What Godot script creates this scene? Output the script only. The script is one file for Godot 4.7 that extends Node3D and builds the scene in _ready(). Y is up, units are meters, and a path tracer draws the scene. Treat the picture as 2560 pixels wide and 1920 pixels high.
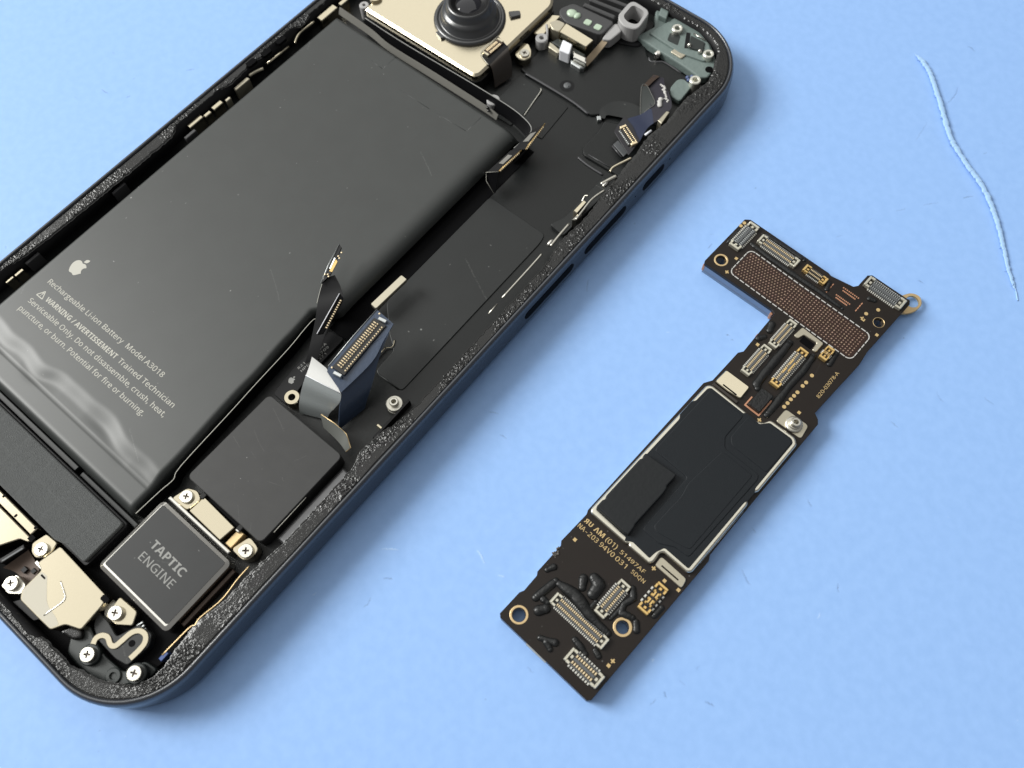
extends Node3D
# All shapes are measured in millimetres in the frame of the thing they belong to (u across, v along, y up) and committed in metres.

var slope := 1.0                 # height over width of the bevels being cut
var org := Vector2.ZERO          # the (u, v) spot of the thing's root
var M := {}
var rng := RandomNumberGenerator.new()
var top_root: Node3D
var sans := SystemFont.new()
var sans_bold := SystemFont.new()
var mono := SystemFont.new()

# ------------------------------------------------------------------ shape helpers
func S() -> SurfaceTool:
	var st := SurfaceTool.new()
	st.begin(Mesh.PRIMITIVE_TRIANGLES)
	st.set_smooth_group(-1)
	return st

func W(u: float, v: float, y: float) -> Vector3:
	return Vector3(u - org.x, y, org.y - v)

func tri(st: SurfaceTool, a: Vector3, b: Vector3, c: Vector3, out: Vector3) -> void:
	var n := (a - c).cross(a - b)
	if n.dot(out) < 0.0:
		st.add_vertex(a); st.add_vertex(c); st.add_vertex(b)
	else:
		st.add_vertex(a); st.add_vertex(b); st.add_vertex(c)

func quad(st: SurfaceTool, a: Vector3, b: Vector3, c: Vector3, d: Vector3, out: Vector3) -> void:
	tri(st, a, b, c, out)
	tri(st, a, c, d, out)

func area2(p: PackedVector2Array) -> float:
	var s := 0.0
	for i in p.size():
		s += p[i].cross(p[(i + 1) % p.size()])
	return s

func ccw(p: PackedVector2Array) -> PackedVector2Array:
	var q := p.duplicate()
	if area2(q) < 0.0:
		q.reverse()
	return q

func inset(p: PackedVector2Array, d: float) -> PackedVector2Array:
	var q := PackedVector2Array()
	var n := p.size()
	for i in n:
		var e1 := (p[i] - p[(i + n - 1) % n]).normalized()
		var e2 := (p[(i + 1) % n] - p[i]).normalized()
		var n1 := Vector2(-e1.y, e1.x)
		var n2 := Vector2(-e2.y, e2.x)
		q.append(p[i] + (n1 + n2) / maxf(1.0 + n1.dot(n2), 0.35) * d)
	return q

func big(u0: float, u1: float) -> PackedVector2Array:
	return PackedVector2Array([Vector2(u0, -999), Vector2(u1, -999), Vector2(u1, 999), Vector2(u0, 999)])

func cut(poly: PackedVector2Array, holes: Array, depth := 0) -> Array:
	var pieces := [poly]
	for h in holes:
		var next := []
		for p in pieces:
			var res := Geometry2D.clip_polygons(p, h)
			var inner: bool = res.size() > 1 and res.any(func(r): return (area2(r) < 0.0) != (area2(res[0]) < 0.0))
			if inner and depth < 14:
				var c := Vector2.ZERO
				for q in h:
					c += q / h.size()
				for half in [big(-999, c.x), big(c.x, 999)]:
					for s in Geometry2D.intersect_polygons(p, half):
						next.append_array(cut(s, [h], depth + 1))
			else:
				next.append_array(res)
		pieces = next
	return pieces

func prism(st: SurfaceTool, poly_in: PackedVector2Array, y0: float, y1: float, bev := 0.0, holes := [], seg := 1) -> void:
	var poly := ccw(poly_in)
	var n := poly.size()
	var drop := bev * slope
	var rings := [[poly, y0], [poly, y1 - drop]]
	if bev > 0.0:
		for k in seg:
			var a := PI / 2 * (k + 1) / seg
			rings.append([inset(poly, bev * (1.0 - cos(a))), y1 - drop + drop * sin(a)])
	for r in rings.size() - 1:
		if r == 0 and bev > 0.0 and absf(rings[0][1] - rings[1][1]) < 1e-6:
			continue
		for i in n:
			var j := (i + 1) % n
			var e := poly[j] - poly[i]
			var out := Vector3(e.y, 0, e.x).normalized() + Vector3(0, 0.2 if r > 0 else 0.0, 0)
			var lo: PackedVector2Array = rings[r][0]
			var hi: PackedVector2Array = rings[r + 1][0]
			quad(st, W(lo[i].x, lo[i].y, rings[r][1]), W(lo[j].x, lo[j].y, rings[r][1]), W(hi[j].x, hi[j].y, rings[r + 1][1]), W(hi[i].x, hi[i].y, rings[r + 1][1]), out)
	var cap: PackedVector2Array = rings[-1][0]
	for piece in (cut(cap, holes) if holes else [cap]):
		var t := Geometry2D.triangulate_polygon(piece)
		if t.is_empty() and piece.size() > 2:
			var again := Geometry2D.offset_polygon(poly, -bev)
			if again.size():
				piece = ccw(again[0])
				t = Geometry2D.triangulate_polygon(piece)
			if t.is_empty():
				print("cap failed ", poly[0], " ", poly.size())
		for k in range(0, t.size(), 3):
			var a: Vector2 = piece[t[k]]
			var b: Vector2 = piece[t[k + 1]]
			var c: Vector2 = piece[t[k + 2]]
			tri(st, W(a.x, a.y, y1), W(b.x, b.y, y1), W(c.x, c.y, y1), Vector3.UP)
			if holes.is_empty() or true:
				tri(st, W(a.x, a.y, y0), W(b.x, b.y, y0), W(c.x, c.y, y0), Vector3.DOWN)
	for h in holes:
		var hp := ccw(h)
		for i in hp.size():
			var j := (i + 1) % hp.size()
			var e := hp[j] - hp[i]
			quad(st, W(hp[i].x, hp[i].y, y0), W(hp[j].x, hp[j].y, y0), W(hp[j].x, hp[j].y, y1), W(hp[i].x, hp[i].y, y1), -Vector3(e.y, 0, e.x))

func rect(u0: float, v0: float, u1: float, v1: float, r := 0.0, n := 4) -> PackedVector2Array:
	if r <= 0.0:
		return PackedVector2Array([Vector2(u0, v0), Vector2(u1, v0), Vector2(u1, v1), Vector2(u0, v1)])
	var p := PackedVector2Array()
	for c in [[u1 - r, v0 + r, -PI / 2], [u1 - r, v1 - r, 0.0], [u0 + r, v1 - r, PI / 2], [u0 + r, v0 + r, PI]]:
		for k in n + 1:
			var a: float = c[2] + PI / 2 * k / n
			p.append(Vector2(c[0] + r * cos(a), c[1] + r * sin(a)))
	return p

func disc(u: float, v: float, r: float, n := 20, ang := 0.0) -> PackedVector2Array:
	var p := PackedVector2Array()
	for k in n:
		p.append(Vector2(u + r * cos(TAU * k / n + ang), v + r * sin(TAU * k / n + ang)))
	return p

func turned(p: PackedVector2Array, c: Vector2, a: float) -> PackedVector2Array:
	var q := PackedVector2Array()
	for x in p:
		q.append(c + (x - c).rotated(a))
	return q

func rounded(pts: PackedVector2Array, r: float, n := 3) -> PackedVector2Array:
	var q := PackedVector2Array()
	var m := pts.size()
	for i in m:
		var a := pts[(i + m - 1) % m] - pts[i]
		var b := pts[(i + 1) % m] - pts[i]
		var d := minf(r, minf(a.length(), b.length()) * 0.45)
		var p0 := pts[i] + a.normalized() * d
		var p1 := pts[i] + b.normalized() * d
		for k in n + 1:
			var t := float(k) / n
			q.append(p0.lerp(pts[i], t).lerp(pts[i].lerp(p1, t), t))
	return q

func lathe(st: SurfaceTool, c: Vector2, prof: Array, n := 24, smooth := 1) -> void:
	for k in prof.size() - 1:
		st.set_smooth_group(-1 if smooth == 0 else k + 10 if smooth == 1 else 1)
		var a: Vector2 = prof[k]
		var b: Vector2 = prof[k + 1]
		for i in n:
			var t0 := TAU * i / n
			var t1 := TAU * (i + 1) / n
			var m := (t0 + t1) / 2
			var out := Vector3(cos(m) * (b.y - a.y), a.x - b.x, -sin(m) * (b.y - a.y))
			var p := [W(c.x + a.x * cos(t0), c.y + a.x * sin(t0), a.y), W(c.x + a.x * cos(t1), c.y + a.x * sin(t1), a.y), W(c.x + b.x * cos(t1), c.y + b.x * sin(t1), b.y), W(c.x + b.x * cos(t0), c.y + b.x * sin(t0), b.y)]
			if a.x < 1e-5:
				tri(st, p[0], p[2], p[3], out)
			elif b.x < 1e-5:
				tri(st, p[0], p[1], p[2], out)
			else:
				quad(st, p[0], p[1], p[2], p[3], out)
	st.set_smooth_group(-1)

func curve(pts: Array, k := 6) -> Array:
	var out := []
	for i in pts.size() - 1:
		var p0 = pts[maxi(i - 1, 0)]
		var p3 = pts[mini(i + 2, pts.size() - 1)]
		for s in k:
			out.append(pts[i].cubic_interpolate(pts[i + 1], p0, p3, float(s) / k))
	out.append(pts[-1])
	return out

func tube(st: SurfaceTool, pts: Array, rad, n := 8, squash := 1.0) -> void:   # pts: Vector3(u, v, y)
	st.set_smooth_group(1)
	var rings := []
	for i in pts.size():
		var p: Vector3 = W(pts[i].x, pts[i].y, pts[i].z)
		var a: Vector3 = pts[maxi(i - 1, 0)]
		var b: Vector3 = pts[mini(i + 1, pts.size() - 1)]
		var d := Vector3(b.x - a.x, b.z - a.z, a.y - b.y).normalized()
		var s := d.cross(Vector3.UP)
		if s.length() < 0.05:
			s = Vector3.RIGHT
		s = s.normalized()
		var t := s.cross(d).normalized()
		var r: float = rad[i] if rad is Array else rad
		var ring := []
		for k in n:
			ring.append(p + (s * cos(TAU * k / n) + t * sin(TAU * k / n) * squash) * r)
		rings.append(ring)
	for i in rings.size() - 1:
		for k in n:
			var j := (k + 1) % n
			var mid: Vector3 = (rings[i][k] + rings[i][j] + rings[i + 1][k] + rings[i + 1][j]) / 4.0
			var c := (W(pts[i].x, pts[i].y, pts[i].z) + W(pts[i + 1].x, pts[i + 1].y, pts[i + 1].z)) / 2.0
			quad(st, rings[i][k], rings[i][j], rings[i + 1][j], rings[i + 1][k], mid - c)
	for e in [0, rings.size() - 1]:
		var c: Vector3 = W(pts[e].x, pts[e].y, pts[e].z)
		var o := 1 if e == 0 else rings.size() - 2
		var away := c - W(pts[o].x, pts[o].y, pts[o].z)
		for k in n:
			tri(st, c, rings[e][k], rings[e][(k + 1) % n], away)
	st.set_smooth_group(-1)

func ball(st: SurfaceTool, u: float, v: float, y: float, ru: float, rv: float, ry: float, n := 12) -> void:
	st.set_smooth_group(1)
	for i in n:
		for k in n / 2:
			var q := []
			for o in [[0, 0], [1, 0], [1, 1], [0, 1]]:
				var a: float = TAU * (i + o[0]) / n
				var b: float = PI * (k + o[1]) / (n / 2) - PI / 2
				q.append(W(u + ru * cos(a) * cos(b), v + rv * sin(a) * cos(b), y + ry * sin(b)))
			quad(st, q[0], q[1], q[2], q[3], (q[0] + q[2]) / 2.0 - W(u, v, y))
	st.set_smooth_group(-1)

func ribbon(st: SurfaceTool, l_in: Array, r_in: Array, th: float, k := 6) -> void:   # two edges of Vector3(u, v, y)
	var l := curve(l_in, k)
	var r := curve(r_in, k)
	var tops := []
	var lows := []
	for i in l.size():
		var a: Vector3 = W(l[i].x, l[i].y, l[i].z)
		var b: Vector3 = W(r[i].x, r[i].y, r[i].z)
		var i0 := maxi(i - 1, 0)
		var i1 := mini(i + 1, l.size() - 1)
		var along: Vector3 = (W(l[i1].x, l[i1].y, l[i1].z) + W(r[i1].x, r[i1].y, r[i1].z)) - (W(l[i0].x, l[i0].y, l[i0].z) + W(r[i0].x, r[i0].y, r[i0].z))
		var nrm := along.cross(b - a).normalized()
		tops.append([a, b])
		lows.append([a - nrm * th, b - nrm * th])
	for i in l.size() - 1:
		var nn: Vector3 = tops[i][0] - lows[i][0]
		st.set_smooth_group(1)
		quad(st, tops[i][0], tops[i][1], tops[i + 1][1], tops[i + 1][0], nn)
		st.set_smooth_group(2)
		quad(st, lows[i][0], lows[i][1], lows[i + 1][1], lows[i + 1][0], -nn)
		st.set_smooth_group(-1)
		var side: Vector3 = tops[i][0] - tops[i][1]
		quad(st, tops[i][0], lows[i][0], lows[i + 1][0], tops[i + 1][0], side)
		quad(st, tops[i][1], lows[i][1], lows[i + 1][1], tops[i + 1][1], -side)
	quad(st, tops[0][0], tops[0][1], lows[0][1], lows[0][0], tops[0][0] - tops[1][0])
	quad(st, tops[-1][0], tops[-1][1], lows[-1][1], lows[-1][0], tops[-1][0] - tops[-2][0])

func panel(st: SurfaceTool, a: Vector3, b: Vector3, c: Vector3, d: Vector3, th: float) -> void:
	ribbon(st, [a, b], [d, c], th, 1)

func grid(st: SurfaceTool, nu: int, nv: int, f: Callable, group := 1) -> void:   # f(i, j) -> world mm
	st.set_smooth_group(group)
	var rows := []
	for j in nv + 1:
		var row := []
		for i in nu + 1:
			row.append(f.call(i, j))
		rows.append(row)
	for j in nv:
		for i in nu:
			quad(st, rows[j][i], rows[j][i + 1], rows[j + 1][i + 1], rows[j + 1][i], Vector3.UP)
	st.set_smooth_group(-1)

func put(called: String, st: SurfaceTool, mat: Material, parent: Node3D = null) -> MeshInstance3D:
	st.generate_normals()
	var arr := st.commit_to_arrays()
	var vs: PackedVector3Array = arr[Mesh.ARRAY_VERTEX]
	for i in vs.size():
		vs[i] *= 0.001
	arr[Mesh.ARRAY_VERTEX] = vs
	var m := ArrayMesh.new()
	m.add_surface_from_arrays(Mesh.PRIMITIVE_TRIANGLES, arr)
	var o := MeshInstance3D.new()
	o.mesh = m
	o.name = called
	o.material_override = mat
	(parent if parent else top_root).add_child(o, true)
	return o

func part(called: String, mat: Material, poly: PackedVector2Array, y0: float, y1: float, bev := 0.0, parent: Node3D = null, holes := [], seg := 1) -> MeshInstance3D:
	var st := S()
	prism(st, poly, y0, y1, bev, holes, seg)
	return put(called, st, mat, parent)

func stuff(o: Node) -> Node:
	o.set_meta("kind", "stuff")
	return o

func base(called: String, at: Vector3, turn: float, label: String, category: String) -> Node3D:
	var o := Node3D.new()
	o.name = called
	add_child(o, true)
	o.position = at * 0.001
	o.rotation.y = turn
	o.set_meta("label", label)
	o.set_meta("category", category)
	top_root = o
	return o

func print_line(called: String, s: String, font: Font, u: float, v: float, y: float, width: float, cap: float, mat: Material, parent: Node3D, turn := 0.0) -> MeshInstance3D:
	# raised ink: left end of the baseline at (u, v), reading along u, turned anticlockwise by TURN
	var made := []
	for what in ["H", s]:
		var t := TextMesh.new()
		t.font = font
		t.font_size = 48
		t.pixel_size = 0.01
		t.depth = 0.02
		t.curve_step = 1.0
		t.horizontal_alignment = HORIZONTAL_ALIGNMENT_LEFT
		t.text = what
		made.append(t)
	var h: AABB = made[0].get_aabb()
	var box: AABB = made[1].get_aabb()
	var sx := width / box.size.x
	var sy := cap / h.size.y
	var arr: Array = made[1].surface_get_arrays(0)
	var vs: PackedVector3Array = arr[Mesh.ARRAY_VERTEX]
	var st := S()
	var idx: PackedInt32Array = arr[Mesh.ARRAY_INDEX] if arr[Mesh.ARRAY_INDEX] != null else PackedInt32Array(range(vs.size()))
	var outv := PackedVector3Array()
	for p in vs:
		var q := Vector2((p.x - box.position.x) * sx, (p.y - h.position.y) * sy).rotated(turn)
		outv.append(W(u + q.x, v + q.y, y + (0.012 if p.z > 0 else 0.0)))
	for k in range(0, idx.size(), 3):
		st.add_vertex(outv[idx[k]]); st.add_vertex(outv[idx[k + 1]]); st.add_vertex(outv[idx[k + 2]])
	return put(called, st, mat, parent)

# ------------------------------------------------------------------ materials
func mk(col: Color, rough: float, metal := 0.0, spec := 0.5) -> StandardMaterial3D:
	var m := StandardMaterial3D.new()
	m.albedo_color = col.linear_to_srgb()
	m.roughness = rough
	m.metallic = metal
	m.metallic_specular = spec
	return m

func noise(kind: int, freq: float, sd: int, oct := 3) -> FastNoiseLite:
	var n := FastNoiseLite.new()
	n.noise_type = kind
	n.frequency = freq
	n.seed = sd
	n.fractal_octaves = oct
	return n

func grain(m: StandardMaterial3D, freq: float, bump: float, tile_mm: float, strength := 1.0) -> StandardMaterial3D:
	var t := NoiseTexture2D.new()
	t.width = 256
	t.height = 256
	t.seamless = true
	t.as_normal_map = true
	t.bump_strength = bump
	t.noise = noise(FastNoiseLite.TYPE_SIMPLEX_SMOOTH, freq, 5)
	m.normal_enabled = true
	m.normal_texture = t
	m.normal_scale = strength
	m.uv1_triplanar = true
	m.uv1_scale = Vector3.ONE * (1000.0 / tile_mm)
	return m

func dusty(m: StandardMaterial3D, px: int, tile_mm: float, specks: int, scratches: int, sd: int, light: float, offset := Vector3.ZERO) -> StandardMaterial3D:
	# the surface's own colour with dust specks and fine scratches on it
	var r := RandomNumberGenerator.new()
	r.seed = sd
	var lin := m.albedo_color.srgb_to_linear()
	var im := Image.create(px, px, false, Image.FORMAT_RGB8)
	im.fill(m.albedo_color)
	var mottle := noise(FastNoiseLite.TYPE_SIMPLEX_SMOOTH, 0.02, sd)
	for y in px:
		for x in px:
			var k := 1.0 + 0.10 * mottle.get_noise_2d(x, y) + 0.06 * (r.randf() - 0.5)
			im.set_pixel(x, y, (lin * k).linear_to_srgb())
	for k in scratches:
		var p := Vector2(r.randf() * px, r.randf() * px)
		var a := r.randf_range(0.2, 1.1) if r.randf() < 0.7 else r.randf() * PI
		var d := Vector2.from_angle(a)
		var w := lin.lerp(Color(light, light, light * 0.97), r.randf_range(0.03, 0.16))
		for s in int(r.randf_range(6, 70)):
			if r.randf() < 0.8:
				im.set_pixel(posmod(int(p.x), px), posmod(int(p.y), px), w.linear_to_srgb())
			p += d
			d = d.rotated(r.randf_range(-0.03, 0.03))
	for k in specks:
		var p := Vector2i(r.randi() % px, r.randi() % px)
		var w := lin.lerp(Color(light, light, light * 0.97), r.randf_range(0.1, 0.9)).linear_to_srgb()
		var b := 1 + int(r.randf() < 0.25)
		im.fill_rect(Rect2i(p.x, p.y, b, 1 + int(r.randf() < 0.3)), w)
	m.albedo_texture = ImageTexture.create_from_image(im)
	m.albedo_color = Color.WHITE
	m.uv1_triplanar = true
	m.uv1_scale = Vector3.ONE * (1000.0 / tile_mm)
	m.uv1_offset = offset
	return m

func materials() -> void:
	M.frame = mk(Color(0.020, 0.024, 0.033), 0.27, 0.0, 0.8)
	M.floor = grain(mk(Color(0.0065, 0.0075, 0.0077), 0.32, 0.0, 0.42), 0.1, 4.0, 4.0, 0.25)
	M.sheet = dusty(mk(Color(0.0125, 0.0140, 0.0142), 0.5, 0.0, 0.45), 256, 40.0, 24, 4, 41, 0.3)
	M.black = mk(Color(0.005, 0.005, 0.006), 0.45, 0.0, 0.34)
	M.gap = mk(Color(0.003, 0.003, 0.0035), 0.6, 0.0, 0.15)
	M.gloss = mk(Color(0.008, 0.008, 0.008), 0.16)
	M.goo = grain(mk(Color(0.008, 0.008, 0.008), 0.2, 0.0, 0.5), 0.2, 5.0, 4.0, 0.1)
	M.battery = dusty(mk(Color(0.0255, 0.0285, 0.0275), 0.45, 0.0, 0.57), 512, 70.0, 46, 5, 3, 0.35)
	M.pad = dusty(mk(Color(0.030, 0.030, 0.030), 0.52, 0.0, 0.45), 512, 36.0, 60, 40, 9, 0.36)
	M.motor = dusty(mk(Color(0.022, 0.023, 0.024), 0.5, 0.0, 0.42), 256, 30.0, 12, 3, 17, 0.3)
	M.foam = grain(mk(Color(0.105, 0.11, 0.11), 0.9), 0.16, 9.0, 6.0, 0.9)
	M.nickel = grain(mk(Color(0.64, 0.575, 0.435), 0.14, 1.0), 0.05, 1.0, 8.0, 0.03)
	M.camera_plate = grain(mk(Color(0.68, 0.61, 0.46), 0.22, 1.0), 0.05, 1.0, 8.0, 0.03)
	M.silver = mk(Color(0.72, 0.70, 0.65), 0.22, 1.0)
	M.steel = grain(mk(Color(0.56, 0.54, 0.48), 0.36, 1.0), 0.08, 3.0, 3.0, 0.25)
	M.satin = mk(Color(0.50, 0.52, 0.52), 0.45, 1.0)
	M.gold = mk(Color(0.72, 0.50, 0.20), 0.28, 0.75)
	M.pin = mk(Color(0.78, 0.64, 0.42), 0.35, 0.5)
	M.brass = mk(Color(0.62, 0.46, 0.25), 0.4, 0.7)
	M.copper = mk(Color(0.50, 0.25, 0.15), 0.5, 0.3)
	M.blue_flex = grain(mk(Color(0.034, 0.052, 0.090), 0.36), 0.04, 3.0, 8.0, 0.3)
	M.violet_flex = mk(Color(0.022, 0.020, 0.030), 0.42)
	M.bronze_flex = mk(Color(0.06, 0.04, 0.03), 0.4, 0.3)
	M.ink = mk(Color(0.46, 0.45, 0.40), 0.6)
	M.grey_ink = mk(Color(0.26, 0.26, 0.25), 0.6)
	M.faint_ink = mk(Color(0.10, 0.10, 0.095), 0.6)
	M.gold_ink = mk(Color(0.55, 0.40, 0.19), 0.45, 0.3)
	M.green_plastic = grain(mk(Color(0.145, 0.185, 0.175), 0.5), 0.03, 4.0, 9.0, 0.3)
	M.dark_green = mk(Color(0.016, 0.021, 0.020), 0.4)
	M.white_ring = mk(Color(0.36, 0.355, 0.355), 0.5)
	M.lens_black = mk(Color(0.022, 0.023, 0.025), 0.3, 0.0, 0.7)
	M.lens_glass = mk(Color(0.012, 0.012, 0.016), 0.04)
	M.flash_lens = mk(Color(0.42, 0.52, 0.40), 0.2)
	M.white = mk(Color(0.75, 0.76, 0.80), 0.5)
	M.residue = mk(Color(0.50, 0.49, 0.47), 0.8)
	M.pcb = dusty(mk(Color(0.0125, 0.0090, 0.0072), 0.42, 0.0, 0.36), 512, 50.0, 120, 6, 31, 0.12)
	M.pcb_edge = mk(Color(0.20, 0.12, 0.09), 0.5)
	M.interposer = mk(Color(0.30, 0.32, 0.36), 0.28, 0.9)
	M.brown = mk(Color(0.028, 0.0125, 0.0085), 0.5, 0.0, 0.4)
	M.dot = mk(Color(0.30, 0.20, 0.15), 0.45, 0.2)
	M.dash = mk(Color(0.50, 0.49, 0.47), 0.45)
	M.film = grain(mk(Color(0.0085, 0.0110, 0.0140), 0.5, 0.0, 0.36), 0.1, 4.0, 4.0, 0.35)
	M.film_soft = grain(mk(Color(0.0125, 0.0140, 0.0155), 0.6, 0.0, 0.36), 0.03, 5.0, 9.0, 0.12)
	M.epoxy = grain(mk(Color(0.009, 0.0095, 0.010), 0.36, 0.0, 0.45), 0.03, 6.0, 5.0, 0.4)
	M.grey_bar = mk(Color(0.09, 0.095, 0.10), 0.5)
	M.housing = mk(Color(0.012, 0.011, 0.010), 0.4)
	M.satin_dark = mk(Color(0.16, 0.16, 0.165), 0.35, 0.8)
	M.nickel_soft = grain(mk(Color(0.52, 0.48, 0.38), 0.42, 0.9), 0.05, 1.0, 8.0, 0.03)
	M.pale_metal = grain(mk(Color(0.46, 0.46, 0.45), 0.5, 0.5), 0.1, 3.0, 6.0, 0.2)
	M.clip_grey = mk(Color(0.13, 0.135, 0.125), 0.4, 0.4)
	M.tail = mk(Color(0.70, 0.69, 0.64), 0.35, 0.5)
	M.tail_metal = grain(mk(Color(0.40, 0.43, 0.43), 0.45, 0.7), 0.1, 3.0, 6.0, 0.3)
	M.floor_rib = mk(Color(0.06, 0.06, 0.065), 0.3)
	M.pale_dark = mk(Color(0.17, 0.165, 0.15), 0.45)
	M.bronze_dark = mk(Color(0.030, 0.024, 0.020), 0.35, 0.2)
	M.grey_bar_dark = mk(Color(0.045, 0.045, 0.047), 0.4)
	M.brass_dull = mk(Color(0.33, 0.26, 0.18), 0.4, 0.7)
	M.boss_metal = mk(Color(0.70, 0.69, 0.62), 0.35, 0.8)
	M.ink_dim = mk(Color(0.13, 0.13, 0.12), 0.6)
	M.blue_flex_light = mk(Color(0.022, 0.030, 0.065), 0.4)
	M.violet_dark = mk(Color(0.012, 0.011, 0.015), 0.45)
	M.pale_shell = mk(Color(0.62, 0.595, 0.50), 0.32, 0.7)
	M.can_metal = mk(Color(0.64, 0.61, 0.52), 0.24, 0.95)
	M.strand = grain(mk(Color(0.345, 0.53, 0.80), 0.95), 0.1, 6.0, 4.0, 0.5)

# ------------------------------------------------------------------ the scene
func _ready() -> void:
	rng.seed = 11
	sans.font_names = PackedStringArray(["Droid Sans"])
	sans_bold.font_names = PackedStringArray(["Droid Sans"])
	sans_bold.font_weight = 700
	mono.font_names = PackedStringArray(["Droid Sans Mono"])
	var cam := Camera3D.new()
	cam.name = "camera"
	add_child(cam)
	cam.transform = Transform3D(Basis(Vector3(0.770183, -0.018877, -0.637543), Vector3(-0.582627, 0.385922, -0.715269), Vector3(0.259544, 0.922338, 0.286233)), Vector3(0.120472, 0.133751, -0.037299))
	cam.fov = 48.713
	cam.near = 0.01
	cam.far = 20.0
	cam.current = true
	var lens := CameraAttributesPhysical.new()
	lens.frustum_focal_length = 26.51
	lens.frustum_focus_distance = 0.143
	lens.exposure_aperture = 22.0
	lens.frustum_near = 0.01
	lens.frustum_far = 20.0
	cam.attributes = lens
	var we := WorldEnvironment.new()
	we.name = "environment"
	var e := Environment.new()
	e.background_mode = Environment.BG_COLOR
	e.background_color = Color(0.22, 0.22, 0.22).linear_to_srgb()
	e.tonemap_mode = Environment.TONE_MAPPER_LINEAR
	e.tonemap_exposure = 1.03
	e.sdfgi_enabled = true
	e.ssao_enabled = true
	e.ssil_enabled = true
	we.environment = e
	add_child(we)
	lamp("window_light", Vector3(-1.13, 1.0, 0.45), Vector3(0.06, 0.0, -0.08), Vector2(0.66, 0.66), 3.4, Color(1.0, 1.0, 0.985))
	lamp("ceiling_light", Vector3(-0.95, 1.62, -0.32), Vector3(0.04, 0.0, -0.08), Vector2(3.0, 3.0), 2.8, Color(1.0, 1.0, 0.98))
	materials()
	mat_surface()
	phone()
	board()
	strand()

func lamp(called: String, at: Vector3, to: Vector3, size: Vector2, energy: float, col: Color) -> void:
	var l := AreaLight3D.new()
	l.name = called
	l.area_size = size
	l.light_energy = energy
	l.light_color = col
	l.area_range = 5.0
	l.area_attenuation = 2.0
	l.shadow_enabled = true
	add_child(l)
	l.look_at_from_position(at, to, Vector3.UP)

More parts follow.
